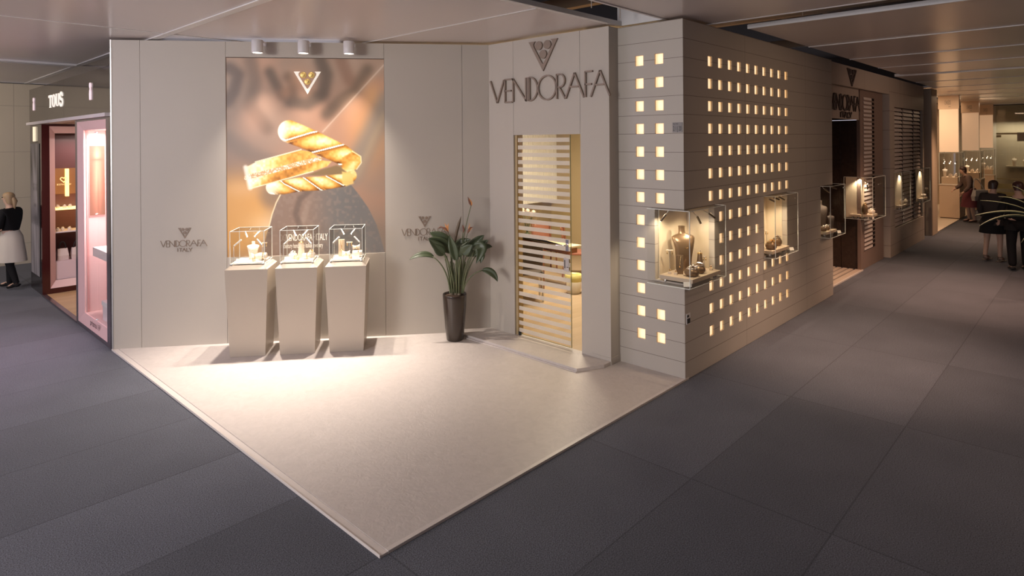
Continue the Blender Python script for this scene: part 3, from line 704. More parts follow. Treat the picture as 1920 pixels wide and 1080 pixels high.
for i, (lab, a, b, ex, ez, ewd, zt, zb, ia, ib, izb, izt) in enumerate((
        ('small dark name sign with heart-like emblem left of the picture', .577, 1.137, .787, 1.525, .16, 1.365, 1.285, .772, .955, 1.222, 1.266),
        ('small dark name sign partly hidden behind the plant leaves', 3.60, 4.20, 3.82, 1.60, .17, 1.435, 1.345, 3.812, 4.0, 1.275, 1.325))):
    s2 = thing('wall_sign', lab, 'sign', BWF.o, BWF.rz)
    wordmark(s2, BWF, lambda t: a + (b - a) * t, zb, zt, .0068, .006, sign_m)
    emblem(s2, ex, ez, ewd, .006, sign_m)
    it = [('I', 0, .1), ('T', .14, .34), ('A', .36, .58), ('L', .62, .78), ('Y', .78, 1)]
    wordmark(s2, BWF, lambda t: ia + (ib - ia) * t, izb, izt, .0085, .006, sign_m, it)
# stand number plate and the little socket low on the tower
pl = thing('number_plate', 'small grey plate with the stand number near the tower corner', 'sign', TFF.w(-.128, 0, 2.683), TFF.rz)
MB().box(0, .118, -.008, -.0005, 0, .108).build('plate', mat('plate_grey', (.27, .25, .24), .4), pl, bevel=.002)
fit_text('2 1 J 20', .05, .010, .018, .108, mat('plate_ink', (.02, .02, .02), .5), 'lettering', pl, -.0095)
fit_text('HALL  STAND', .014, .012, .085, .07, MATS['plate_ink'], 'lettering', pl, -.0095)
sk = thing('wall_socket', 'small white and black label low on the tower corner', 'socket', (3.945, 0, .60), 0)
MB().box(0, .085, -.008, -.0005, 0, .115).build('plate', white_m, sk, bevel=.002)
MB().box(.008, .077, -.0095, -.0082, .008, .062).box(.008, .05, -.0095, -.0082, .075, .10).build('print', black_m, sk)

# ------------------------------------------------------------------ three lamps above the picture
lampb_m = mat('lamp_body', (.68, .66, .67), .4)
lens_m = mat('lamp_lens', (1, .95, .9), .3, emit=(1.0, .90, .78), estr=7.0)
def wall_lamp(s, label):
    t = thing('wall_lamp', label, 'lamp', BWF.w(s, -.22, 3.74), BWF.rz, 'cylinder lamps above the picture')
    MB().lathe([(.068, .0), (.070, .004), (.070, .158), (.066, .163), (.001, .164)], 28, cap=False).lathe([(.068, 0), (.061, .001), (.060, .004)], 28, cap=False).build('lamp_body', lampb_m, t)
    MB().lathe([(.060, .0045), (.001, .0046)], 24, cap=True).build('lens', lens_m, t)
    MB().box(.03, .05, .03, .217, .150, .160).box(.02, .06, .209, .217, .12, .172).build('bracket', lampb_m, t)
    MB().sphere((.075, .02, .145), .008, 8).build('screw', chrome_m, t)
    p = BWF.w(s, -.22, 3.735)
    return t
for s, lab in ((1.827, 'leftmost grey cylinder lamp above the picture'), (2.388, 'middle grey cylinder lamp above the picture'), (2.954, 'rightmost grey cylinder lamp above the picture')):
    wall_lamp(s, lab)
    p = BWF.w(s, -.22, 3.738)
    light('lamp_beam', 'SPOT', p, LAMP_W, (1.0, .87, .76), BWF.w(s, -.90, 0), spot_size=math.radians(78), spot_blend=1.0, shadow_soft_size=.035)

# ------------------------------------------------------------------ pedestals
PS = [1.775, 2.355, 2.94]; PD = .36
ped_m = mat('pedestal_board', (.49, .42, .35), .42, spec=.4)
PN = ['leftmost', 'middle', 'rightmost']
for s, nm in zip(PS, PN):
    t = thing('pedestal', f'{nm} tapered beige pedestal standing before the picture', 'pedestal', BWF.w(s, -PD, .021), BWF.rz, 'tapered pedestals')
    b_, tp, z1, z2, q = .204, .247, 1.058, 1.10, .202
    sq = lambda r, z: [(-r, -r, z), (r, -r, z), (r, r, z), (-r, r, z)]
    MB().loft([sq(b_, 0), sq(tp, z1)], True, False).build('body', ped_m, t)
    MB().loft([sq(tp, z1 + .0005), sq(q, z2)], True, False).build('sloped_top', ped_m, t)

# ------------------------------------------------------------------ jewellery and display pieces
cloth_m = mat('beige_leatherette', (.60, .49, .37), .38, bump=(60, .15))
satin_m = mat('bronze_satin', (.22, .145, .085), .30, .5)
pale_m = mat('pale_leatherette', (.78, .68, .58), .42)
dark_disp = mat('dark_velvet', (.07, .05, .04), .5)
card_m = mat('ivory_card', (.86, .82, .74), .6)
def ring_on(parent, c, R=.011, ax=(0, 1, 0), m=None, name='ring', stone=True):
    o = MB().torus(c, R, R * .28, ax, 16, 6).build(name, m or gold_m, parent)
    if stone: MB().sphere((c[0], c[1], c[2] + R * 1.15), R * .5, 8).build('gem', silver_m, o)
    return o
def flower(parent, c, r, m=None):
    mb = MB(); rn = random.Random(int(c[0] * 1e4))
    for k in range(9):
        a = k * 2.4; q = r * (.35 + .5 * (k % 3) / 2)
        p = Vector((c[0] + math.cos(a) * q, c[1] + math.sin(a) * q, c[2] + r * .35 * (1 - q / r)))
        mb.tube([c, (Vector(c) + p) / 2 + Vector((0, 0, r * .3)), p + Vector((0, 0, r * .25)), p + Vector((math.cos(a) * r * .3, math.sin(a) * r * .3, r * .1))], [r * .06, r * .16, r * .14, .001], 6)
    return mb.build('ornament', m or silver_m, parent)
def j_bust(label, loc, rz, h, m=None, neck=gold_m, group=None, wide=1.0):
    t = thing('necklace_bust', label, 'jewellery bust', loc, rz, group)
    prof = [(.0, .235, .13, .02), (.03, .245, .135, .02), (.30, .265, .14, .0), (.50, .30, .14, -.02), (.64, .345, .13, -.01), (.735, .385, .105, .02), (.775, .37, .085, .045), (.805, .27, .085, .06), (.825, .14, .085, .07), (.845, .105, .083, .078), (.90, .098, .083, .085), (.965, .098, .083, .09), (1.0, .104, .088, .09)]
    rings = []
    for z, a, b, oy in prof:
        ring = []
        for i in range(24):
            q = 2 * PI * i / 24; cx, sy = math.cos(q), math.sin(q)
            ring.append((math.copysign(abs(cx) ** .8, cx) * a * .62 * h * wide, (math.copysign(abs(sy) ** .9, sy) * b * .75 + oy) * h, z * h))
        rings.append(ring)
    MB().loft(rings).build('bust', m or satin_m, t)
    pts = [(math.cos(a) * .115 * h * wide, (-.085 - .03 * max(0, -math.sin(a)) + .09 * (1 + math.sin(a))) * h, (.78 + .26 * math.sin(a)) * h) for a in [PI * 1.05 + i * PI * .9 / 14 for i in range(15)]]
    if neck: MB().tube(pts, .012 * h, 6).build('necklace', neck, t)
    return t
def j_cone(label, loc, h, r=.03, m=None, group=None):
    t = thing('ring_cone', label, 'ring stand', loc, 0, group)
    MB().lathe([(r, 0), (r, .01 * h), (r * .92, .3 * h), (r * .62, .88 * h), (r * .60, .95 * h), (r * .3, h), (.001, h * 1.002)], 18).build('cone', m or satin_m, t)
    ring_on(t, (0, 0, h * .98), r * .55, (0, 0, 1)); return t
def j_dome(label, loc, r, h, m=None, group=None, orn=silver_m):
    t = thing('bracelet_stand', label, 'bracelet stand', loc, 0, group)
    MB().lathe([(r * .72, 0), (r * .95, .22 * h), (r, .45 * h), (r * .92, .62 * h), (r * .55, .92 * h), (r * .2, h), (.001, h * 1.01)], 24).build('base', m or satin_m, t)
    b = MB().torus((0, 0, h * .86), r * .66, r * .09, (0, 0, 1), 22, 6, wob=.35).build('bracelet', orn, t)
    flower(t, (0, -r * .15, h * .95), r * .62, orn); return t
def j_ring(label, loc, s=.035, m=None, group=None, rz=0.3):
    t = thing('ring_block', label, 'ring stand', loc, rz, group)
    MB().box(-s / 2, s / 2, -s / 2, s / 2, 0, s * .8).build('block', m or cloth_m, t, bevel=s * .1)
    ring_on(t, (0, 0, s * 1.05), s * .42, (.3, 1, 0)); return t
def j_tstand(label, loc, h, w=.07, rz=0.0, group=None, drop=True):
    t = thing('earring_stand', label, 'earring stand', loc, rz, group)
    MB().lathe([(.022, 0), (.022, .005), (.004, .008), (.001, .0085)], 14).build('base', steel_m, t)
    MB().tube([(0, 0, .006), (0, 0, h)], .003, 6).build('pole', steel_m, t)
    MB().box(-w / 2, w / 2, -.005, .005, h - .004, h + .008).build('bar', pale_m, t, bevel=.001)
    for x in (-w * .36, w * .36):
        MB().sphere((x, -.007, h - .002), .006, 8).lathe([(.002, -.045), (.006, -.035), (.004, -.02), (.001, -.008)], 8, (x, -.007, h)).build('earring', gold_m, t)
    return t
def j_pillow(label, loc, w, h, rz=0.0, m=None, group=None, lean=.35):
    t = thing('bracelet_pillow', label, 'jewellery pillow', loc, rz, group)
    rings = []
    for i in range(9):
        u = -1 + 2 * i / 8
        hw = h * (.30 + .22 * u * u); dp = h * (.20 - .08 * u * u)
        rings.append([(u * w / 2, math.sin(q) * dp + lean * (math.cos(q) * hw), h * .5 + math.cos(q) * hw) for q in [2 * PI * k / 14 for k in range(14)]])
    MB().loft(rings).build('pillow', m or pale_m, t)
    MB().torus((0, 0, h * .5), h * .36, h * .05, (1, .1, 0), 18, 6, wob=.4).build('bracelet', gold_m, t); return t
def j_slab(label, loc, w, h, rz=0.0, m=None, group=None, lean=.12, orn=True):
    t = thing('pendant_display', label, 'jewellery display', loc, rz, group)
    rings = [[(x, y + lean * (1 - (z - .5) ** 2 * 2) * -.35 * h + lean * z * h * .6, z * h) for x, y in ((-w / 2, -.006), (w / 2, -.006), (w / 2, .012), (-w / 2, .012))] for z in [i / 8 for i in range(9)]]
    MB().loft(rings, True, False).build('panel', m or satin_m, t)
    if orn:
        q = lambda z: lean * (1 - (z - .5) ** 2 * 2) * -.35 * h + lean * z * h * .6 - .009
        MB().tube([(-w * .2, q(.98), h * .98), (-.004, q(.6), h * .6), (0, q(.45), h * .45), (.004, q(.6), h * .6), (w * .2, q(.98), h * .98)], .0018, 5).sphere((0, q(.40), h * .40), .009, 8).build('pendant', gold_m, t)
    return t
def j_roll(label, loc, w, h, rz=0.0, m=None, group=None):
    t = thing('bracelet_roll', label, 'bracelet stand', loc, rz, group)
    rings = [[(x, math.cos(q) * h * .62 * s_, h * .57 + .007 + math.sin(q) * h * .5 * s_) for q in [2 * PI * k / 18 for k in range(18)]] for x, s_ in ((-w / 2, .86), (-w * .45, .97), (-w * .2, 1), (w * .2, 1), (w * .45, .97), (w / 2, .86))]
    MB().loft(rings).build('roll', m or pale_m, t)
    MB().torus((w * .12, 0, h * .57 + .007), h * .56, .006, (1, 0, 0), 20, 6, wob=.3).build('bracelet', gold_m, t); return t
def j_card(label, loc, rz=0.0, w=.07, h=.05, group=None):
    t = thing('price_card', label, 'card', loc, rz, group)
    MB().obox((0, 0, h * .42), (w / 2, 0, 0), (0, h * .18, h * .40), (0, .0012, -.0006)).build('card', card_m, t)
    MB().box(-w * .35, w * .35, h * .10, h * .25, 0, .006).build('foot', card_m, t); return t
def j_plate(label, loc, sx, sy, th, rz=0.0, m=None, feet=.02, group=None, name='display_plinth'):
    t = thing(name, label, 'display plinth', loc, rz, group)
    MB().box(-sx / 2, sx / 2, -sy / 2, sy / 2, feet, feet + th).build('slab', m or cloth_m, t, bevel=.004)
    if feet > .001:
        for a in (-1, 1):
            for b in (-1, 1):
                MB().lathe([(.018, 0), (.022, feet * .5), (.016, feet - .0005)], 12, (a * (sx / 2 - .05), b * (sy / 2 - .05), 0)).build('foot', steel_m, t)
    return t

# ------------------------------------------------------------------ glass cases
def glass_box(t, x0, x1, y0, y1, z0, z1, sides, th=.008, edge=.006):
    """panes as parts, plus the bright polished edges"""
    P = {'left': (x0, x0 + th, y0, y1, z0, z1), 'right': (x1 - th, x1, y0, y1, z0, z1), 'front': (x0 + th, x1 - th, y0, y0 + th, z0, z1), 'back': (x0 + th, x1 - th, y1 - th, y1, z0, z1),
         'top': (x0 + th, x1 - th, y0 + th, y1 - th * ('back' in sides), z1 - th, z1), 'bottom': (x0 + th, x1 - th, y0 + th, y1 - th * ('back' in sides), z0, z0 + th)}
    for s in sides: MB().box(*P[s]).build('glass_pane', glass_m, t)
    mb = MB(); e = edge / 2; k = .0008
    lines = [((x0, y0, z0), (x0, y0, z1)), ((x1, y0, z0), (x1, y0, z1)), ((x0, y0, z0), (x1, y0, z0)), ((x0, y0, z1), (x1, y0, z1)),
             ((x0, y0, z0), (x0, y1, z0)), ((x0, y0, z1), (x0, y1, z1)), ((x1, y0, z0), (x1, y1, z0)), ((x1, y0, z1), (x1, y1, z1))]
    if 'back' in sides: lines += [((x0, y1, z0), (x0, y1, z1)), ((x1, y1, z0), (x1, y1, z1)), ((x0, y1, z0), (x1, y1, z0)), ((x0, y1, z1), (x1, y1, z1))]
    for a, b in lines:
        lo = [min(p, q) for p, q in zip(a, b)]; hi = [max(p, q) for p, q in zip(a, b)]
        mb.box(lo[0] - e, hi[0] + e, lo[1] - e, hi[1] + e, lo[2] - e, hi[2] + e)
    mb.build('edge_strip', edge_m, t)
spot_m = mat('spot_tube', (.80, .78, .75), .25, .6)
spotd_m = mat('spot_tube_dark', (.22, .17, .12), .3, .8)
led_m = mat('led_face', (1, .95, .85), .4, emit=(1, .86, .66), estr=12.0)
def rod_spot(t, stem, head_a, head_b, m=None, r=.011):
    """thin stem polyline plus a tubular head from head_a to head_b with its lit face"""
    a, b = Vector(head_a), Vector(head_b); d = (b - a).normalized()
    h = MB().tube([a, b], r, 10).build('spot_head', m or spot_m, t)
    MB().tube([b + d * .0005, b + d * .002], r * .8, 10).build('led', led_m, h)
    MB().tube(stem, .0035, 6).build('spot_stem', steel_m, h)
def case_light(p, aim, e, col=(1.0, .80, .56), size=100, blend=.6, soft=.012):
    light('case_spot', 'SPOT', p, e, col, aim, spot_size=math.radians(size), spot_blend=blend, shadow_soft_size=soft)

# three cases on the pedestals
CZ = 1.128
for i, (s, nm) in enumerate(zip(PS, PN)):
    t = thing('glass_case', f'square glass case on the {nm} pedestal before the picture', 'display case', BWF.w(s, -PD, CZ), BWF.rz, 'glass cases on the pedestals')
    hw = .197; hz = .405
    glass_box(t, -hw, hw, -hw, hw, .012, hz, ('left', 'right', 'front', 'back', 'top'), .006, .006)
    MB().box(-hw + .02, hw - .02, -hw + .02, hw - .02, .010, .022).build('base_plate', mat('lit_white_base', (.88, .82, .74), .35), t)
    for a in (-1, 1):
        for b in (-1, 1):
            MB().lathe([(.012, -.0065), (.017, .0), (.015, .010), (.009, .018), (.001, .0185)], 12, (a * (hw - .014), b * (hw - .014), 0)).build('corner_foot', steel_m, t)
    for a in (-1, 1):
        rod_spot(t, [(a * .165, -.155, .024), (a * .165, -.155, .225), (a * .16, -.15, .235)], (a * .162, -.152, .228), (a * .095, -.10, .290), r=.010)
        rod_spot(t, [(a * .05, .17, .396), (a * .06, .14, .375)], (a * .09, .06, .372), (a * .045, -.02, .318), r=.009)
    c = BWF.w(s, -PD, CZ)
    case_light(BWF.w(s - .06, -PD - .02, CZ + .385), BWF.w(s, -PD, CZ), CASE_W, size=115)
    case_light(BWF.w(s + .06, -PD + .02, CZ + .385), BWF.w(s + .02, -PD, CZ), CASE_W, size=115)

def bpt(px, py, z=1.151): P = onz(px, py, z); return (P.x, P.y, P.z + .001)
RZB = BWF.rz
j_plate('pale slab in the left glass case on the pedestals', BWF.w(PS[0] - .02, -PD - .05, 1.1505), .30, .10, .006, RZB, pale_m, 0)
j_bust('pale necklace bust in the left glass case on the pedestals', BWF.w(PS[0] + .00, -PD + .07, 1.151), RZB, .215, pale_m, gold_m, wide=1.45)
j_pillow('pinched bracelet pillow before the bust in the left glass case', BWF.w(PS[0] + .035, -PD + .01, 1.158), .085, .075, RZB)
j_roll('pale leather roll at the right of the left glass case', BWF.w(PS[0] + .135, -PD - .02, 1.151), .10, .078, RZB)
j_ring('small ring block at the front of the left glass case', BWF.w(PS[0] + .055, -PD - .115, 1.152), .032)
j_tstand('thin earring stand behind the roll in the left glass case', BWF.w(PS[0] + .13, -PD + .11, 1.151), .19, .06, RZB)
j_card('small ivory card at the left of the left glass case', BWF.w(PS[0] - .11, -PD - .13, 1.152), RZB)
j_cone('tall pale bracelet cone in the middle of the middle glass case', BWF.w(PS[1] + .005, -PD + .05, 1.151), .20, .045, pale_m)
j_dome('low dome with white flower bracelet at the left of the middle glass case', BWF.w(PS[1] - .10, -PD + .06, 1.151), .055, .075, pale_m)
j_dome('low dome with gold flower bracelet at the right of the middle glass case', BWF.w(PS[1] + .125, -PD + .06, 1.151), .05, .085, pale_m, orn=gold_m)
j_roll('round pale roll at the front right of the middle glass case', BWF.w(PS[1] + .085, -PD - .05, 1.151), .085, .062, RZB)
j_ring('ring block at the front of the middle glass case', BWF.w(PS[1] - .045, -PD - .05, 1.151), .036)
j_ring('tiny gold ring block on the base of the middle glass case', BWF.w(PS[1] + .0, -PD - .125, 1.151), .026, gold_m)
j_card('small ivory card at the left of the middle glass case', BWF.w(PS[1] - .12, -PD - .13, 1.151), RZB, .085, .06)
j_slab('tall upright display panel at the left of the right glass case', BWF.w(PS[2] - .085, -PD + .05, 1.151), .075, .215, RZB, cloth_m)
j_tstand('earring stand in the middle of the right glass case', BWF.w(PS[2] + .01, -PD + .09, 1.151), .17, .075, RZB)
j_pillow('pinched bracelet pillow at the centre of the right glass case', BWF.w(PS[2] - .02, -PD - .03, 1.158), .095, .08, RZB)
j_plate('pale slab under the pillow in the right glass case', BWF.w(PS[2] - .05, -PD - .05, 1.1505), .19, .13, .006, RZB, pale_m, 0)
j_roll('large pale roll at the right of the right glass case', BWF.w(PS[2] + .115, -PD + .01, 1.151), .12, .070, RZB)
j_pillow('bracelet pillow lying on the large roll in the right glass case', BWF.w(PS[2] + .10, -PD + .02, 1.238), .09, .062, RZB + .3)
j_ring('small ring block at the front of the right glass case', BWF.w(PS[2] + .045, -PD - .125, 1.151), .034)
j_card('small ivory card at the front right of the right glass case', BWF.w(PS[2] + .115, -PD - .135, 1.151), RZB)

# ------------------------------------------------------------------ show cases on the perforated tower and along the aisle
def wall_case(label, x0, x1, y0, y1, z0, z1, sides, ox, oy, spots, group='glass show cases along the aisle'):
    t = thing('glass_case', label, 'display case', (ox, oy, z0), 0, group)
    glass_box(t, x0 - ox, x1 - ox, y0 - oy, y1 - oy, 0, z1 - z0, sides)
    for (a, b, c) in spots:                         # stem top, head start, head end (world)
        q = lambda p: (p[0] - ox, p[1] - oy, p[2] - z0)
        rod_spot(t, [q(a), q(b)], q(b), q(c), spotd_m, .012)
    return t
VZ0, VZ1 = 1.025, 1.845
# corner case
wall_case('glass show case wrapped round the corner of the perforated tower', 3.80, 4.66, -.125, .385, VZ0, VZ1, ('left', 'front', 'right', 'top', 'bottom'), 3.80, -.125,
          [((3.88, .16, 1.835), (3.87, .19, 1.79), (3.86, .25, 1.71)), ((4.02, -.03, 1.835), (4.10, -.06, 1.76), (4.16, -.07, 1.68)), ((4.22, -.03, 1.835), (4.38, -.06, 1.77), (4.50, -.07, 1.71))])
case_light((3.87, .22, 1.81), (3.98, .2, 1.1), VIT_W * .8, size=125); case_light((3.95, -.08, 1.81), (4.08, .05, 1.1), VIT_W * .8, size=125); case_light((4.42, -.05, 1.81), (4.40, .10, 1.1), VIT_W * .8, size=125)
ZP = VZ0 + .009
j_plate('beige slab on round feet in the corner show case', (4.215, .085, ZP), .67, .40, .045, 0, cloth_m, .035)
ZT = ZP + .081
def vp(px, py, z=ZT): P = onz(px, py, z); return (P.x, P.y, P.z + .001)
def clampxy(p, x0, x1, y0, y1): return (min(max(p[0], x0), x1), min(max(p[1], y0), y1), p[2])
cc = lambda px, py, m=.03: clampxy(vp(px, py), 3.89 + m, 4.53 - m, -.10 + m, .27 - m)
j_bust('large bronze satin necklace bust in the corner show case', (4.25, .185, ZT + .001), -.55, .50, satin_m, gold_m, wide=1.2)
j_tstand('tall earring stand left of the bust in the corner show case', (4.03, .24, ZT + .001), .25, .075, -1.1)
j_slab('curved satin display panel before the bust in the corner show case', (4.045, .125, ZT + .001), .075, .205, -1.0, satin_m)
j_ring('left ring block at the edge of the corner show case', cc(1256.3, 513.4), .036)
j_ring('right ring block beside the curved panel in the corner show case', (3.985, .14, ZT + .001), .034)
j_dome('low bronze dome with flower bracelet at the front of the corner show case', (4.05, -.015, ZT + .001), .082, .095)
j_dome('bronze dome with flower bracelet behind the front one in the corner show case', (4.24, .0, ZT + .001), .075, .10)
j_cone('tapered bronze ring cone in the corner show case', (4.44, .085, ZT + .001), .185, .042)
j_tstand('short earring stand right of the domes in the corner show case', (4.38, .0, ZT + .001), .16, .04, -.6)
j_ring('ring block at the right end of the corner show case slab', (4.47, -.035, ZT + .001), .034)
j_card('ivory card on the glass floor of the corner show case', (3.86, -.065, ZP + .001), -.9, .085, .06)
# second case
wall_case('glass show case set in the middle of the perforated wall', 6.095, 6.93, -.147, .0, VZ0, VZ1, ('left', 'front', 'right', 'top', 'bottom'), 6.095, -.147,
          [((6.16, .0, 1.835), (6.18, -.04, 1.80), (6.27, -.08, 1.76)), ((6.40, .05, 1.835), (6.44, .0, 1.80), (6.52, -.04, 1.77)), ((6.55, .05, 1.835), (6.62, .0, 1.80), (6.72, -.04, 1.75))])
case_light((6.35, -.0, 1.82), (6.4, .05, 1.1), VIT_W, size=125); case_light((6.7, -.0, 1.82), (6.6, .05, 1.1), VIT_W, size=125)
j_plate('beige slab in the second show case of the perforated wall', (6.45, .06, ZP), .62, .30, .045, 0, cloth_m, .035)
j_dome('round bronze stand with bracelet in the second show case', (6.29, -.015, ZT + .001), .075, .11, None, None, gold_m)
j_dome('tall bronze dome with bracelet right in the second show case', (6.62, .03, ZT + .001), .065, .13)
j_tstand('earring stand in the second show case', (6.40, .09, ZT + .001), .22, .05, -.5)
j_slab('upright pendant panel at the back left of the second show case', (6.22, .15, ZT + .001), .07, .30, -.4, satin_m)
j_cone('slim ring cone beside the pendant panel in the second show case', (6.185, .075, ZT + .001), .17, .022)
j_card('ivory card leaning at the right of the second show case', (6.84, -.09, ZP + .001), -.5)
# third case, at the far corner of the tower
wall_case('glass show case round the far corner of the perforated tower', 8.37, 9.14, -.147, .34, VZ0, VZ1, ('left', 'front', 'right', 'top', 'bottom'), 8.37, -.147,
          [((8.45, .0, 1.835), (8.46, -.03, 1.80), (8.56, -.08, 1.74)), ((8.8, .0, 1.835), (8.86, -.03, 1.80), (8.95, -.07, 1.77))])
case_light((8.6, -.01, 1.82), (8.65, .05, 1.1), VIT_W, size=120); case_light((8.95, .02, 1.82), (8.9, .05, 1.1), VIT_W * .6, size=120)
j_plate('beige slab in the show case at the far tower corner', (8.68, .075, ZP), .50, .30, .045, 0, cloth_m, .035)
j_bust('dark necklace bust in the show case at the far tower corner', (8.80, .12, ZT + .001), -.7, .46, dark_disp, silver_m)
j_bust('second lower dark bust in the show case at the far tower corner', (8.89, .0, ZT + .001), -.7, .26, dark_disp, silver_m)
j_cone('tall pale ring cone left in the show case at the far tower corner', (8.47, .12, ZT + .001), .24, .035, cloth_m)
j_cone('pale ring cone by the glass edge in the show case at the far tower corner', (8.58, .13, ZT + .001), .22, .04, cloth_m)
j_dome('bronze dome with flower bracelet in the show case at the far tower corner', (8.50, -.0, ZT + .001), .055, .08)
j_dome('second bronze dome in the show case at the far tower corner', (8.66, -.0, ZT + .001), .055, .08)
j_card('ivory card leaning in the show case at the far tower corner', (9.04, -.08, ZP + .001), -.5)

# ------------------------------------------------------------------ bird-of-paradise plant
potb = thing('potted_plant', 'bird-of-paradise plant in a tall glossy dark brown pot', 'plant', (3.150, 2.87, .021), 0)
pot_m = mat('glazed_pot', (.042, .029, .022), .12, spec=.55, coat=.2)
MB().lathe([(.104, 0), (.111, .008), (.128, .17), (.148, .42), (.156, .55), (.158, .585), (.153, .600), (.147, .594), (.142, .555), (.001, .55)], 40, cap=True).build('pot', pot_m, potb)
MB().lathe([(.141, .556), (.13, .572), (.08, .583), (.001, .586)], 24).build('soil', mat('bark_mulch', (.10, .06, .04), .9, bump=(40, .8)), potb)
PF = Vector((FW.x, FW.y, 0)).normalized()
def pp(zx, zy, d=0.0):                               # point of the plant from its place in the picture, d metres behind the stem plane
    P = hit(740 + zx / 3.482, 350 + zy / 3.482, potb.location + PF * d, PF); return P - potb.location
leaf_m = mat('leaf_green', (.066, .088, .044), .38, noise=(3, .25), spec=.5)
stem_m = mat('leaf_stalk', (.13, .15, .075), .45)
dry_m = mat('dry_spathe', (.20, .09, .06), .5)
petal_m = mat('orange_petal', (.75, .32, .10), .45)
def bez(pts, n=12):
    out = []
    P = [Vector(p) for p in pts]
    for i in range(n + 1):
        t = i / n; Q = P[:]
        while len(Q) > 1: Q = [Q[k].lerp(Q[k + 1], t) for k in range(len(Q) - 1)]
        out.append(Q[0])
    return out
def leaf(stalk, blade, wid, nrm, fold=.35, droop=0.0, m=None):
    b = bez(blade, 12); mb = MB(); rings = []
    nrm = Vector(nrm).normalized()
    for i, p in enumerate(b):
        t = i / 12; T = (b[min(i + 1, 12)] - b[max(i - 1, 0)]).normalized(); sd = T.cross(nrm).normalized(); up = sd.cross(T)
        w = 1.4 * wid * (math.sin(PI * min(1, t * .93 + .07)) ** .75) * (1 - .35 * t) if t < 1 else .001
        rings.append([tuple(p + sd * (u * w) + up * (abs(u) * w * fold + (.0025 if s > 0 else -.0025))) for u, s in ((-1, 1), (-.55, 1), (-.2, 1), (0, 1), (.2, 1), (.55, 1), (1, 1), (1, -1), (.55, -1), (.2, -1), (0, -1), (-.2, -1), (-.55, -1), (-1, -1))])
    mb.loft(rings)
    o = mb.build('leaf', m or leaf_m, potb)
    s = bez(stalk, 10)
    MB().tube(s + b[:9], [.011 - .004 * k / 10 for k in range(11)] + [.006 - .0005 * k for k in range(9)], 7).build('stalk', stem_m, o)
base = [(362, 690), (375, 692), (390, 694), (405, 690), (420, 694), (438, 690), (448, 692), (412, 700), (398, 702)]
cn = -PF
def L(bi, st, bl, w, nr=(0, 0, 0), d0=0.0, d1=0.0, fold=.35):
    b0 = pp(*base[bi], d0 * .2)
    leaf([b0] + [pp(x, y, d0) for x, y in st], [pp(x, y, d0 + (d1 - d0) * k / max(1, len(bl) - 1)) for k, (x, y) in enumerate(bl)], w, cn + Vector(nr), fold)
L(0, [(352, 560), (300, 490), (252, 460)], [(252, 460), (210, 432), (150, 442), (97, 476)], .040, (.1, 0, 1.2), -.05, -.12, .25)
L(1, [(375, 560), (370, 470), (362, 428)], [(362, 428), (330, 380), (270, 350), (218, 340)], .062, (0, 0, .55), -.02, -.10)
L(2, [(378, 560), (376, 450), (352, 400)], [(352, 400), (330, 350), (280, 320), (228, 298)], .070, (0, 0, .5), .06, .05)
L(1, [(365, 560), (345, 470), (325, 435)], [(325, 435), (300, 405), (262, 375), (222, 345)], .055, (0, 0, .3), -.08, -.16)
L(3, [(400, 600), (402, 520), (400, 478)], [(400, 478), (392, 430), (372, 370), (358, 318)], .050, (0, 0, .2), -.12, -.10, .5)
L(2, [(385, 560), (372, 430), (352, 395)], [(352, 395), (340, 360), (312, 325), (296, 300)], .060, (0, 0, .3), .15, .18)
L(4, [(415, 560), (405, 440), (398, 400)], [(398, 400), (420, 372), (455, 362), (497, 343)], .052, (0, 0, .7), .02, .0)
L(4, [(420, 560), (418, 500), (415, 460)], [(415, 460), (420, 430), (425, 410), (430, 385)], .050, (0, 0, .1), -.10, -.02, .5)
L(5, [(440, 560), (455, 470), (470, 450)], [(470, 450), (500, 400), (545, 350), (584, 316)], .066, (0, 0, .35), .08, .10)
L(6, [(450, 560), (490, 470), (515, 440)], [(515, 440), (545, 410), (590, 385), (637, 393)], .058, (0, 0, .9), .05, .0)
L(6, [(445, 570), (500, 470), (520, 420)], [(520, 420), (560, 380), (590, 385), (530, 505)], .070, (.2, 0, .2), -.08, -.18)
L(5, [(440, 560), (470, 500), (490, 455)], [(490, 455), (480, 420), (470, 390), (480, 365)], .055, (0, 0, .1), .12, .12)
L(6, [(452, 630), (500, 560), (575, 545)], [(575, 545), (620, 548), (655, 575), (672, 620)], .042, (.1, 0, .8), -.06, -.12, .45)
L(2, [(380, 560), (340, 470), (310, 430)], [(310, 430), (298, 425), (285, 418), (272, 402)], .05, (0, 0, .3), .1, .12)
L(7, [(408, 600), (420, 480), (440, 420)], [(440, 420), (450, 400), (470, 380), (500, 372)], .055, (0, 0, .3), .16, .2)
L(5, [(440, 560), (475, 480), (492, 452)], [(492, 452), (530, 415), (575, 372), (612, 348)], .055, (0, 0, .4), -.03, -.05)
L(2, [(385, 560), (345, 470), (322, 440)], [(322, 440), (300, 425), (275, 405), (248, 372)], .055, (0, 0, .5), -.10, -.14)
L(4, [(415, 560), (428, 470), (445, 440)], [(445, 440), (462, 420), (480, 400), (508, 380)], .055, (0, 0, .3), -.12, -.16)
L(6, [(452, 600), (500, 490), (530, 452)], [(530, 452), (552, 432), (575, 440), (560, 500)], .055, (.2, 0, .3), .04, .0)
mb = MB()
rn = random.Random(3)
for k in range(13):
    x0 = 362 + k * 7; a = pp(x0, 695, rn.uniform(-.06, .08)); x1 = 375 + (k - 6) * 11 + 20
    mb.tube(bez([a, pp(x0 + 2, 600, rn.uniform(-.05, .08)), pp(x1, 480 + rn.uniform(-30, 30), rn.uniform(-.05, .1))], 6), [.012, .012, .010, .009, .008, .007, .006], 6)
mb.build('stalk_cluster', stem_m, potb)
mb = MB()
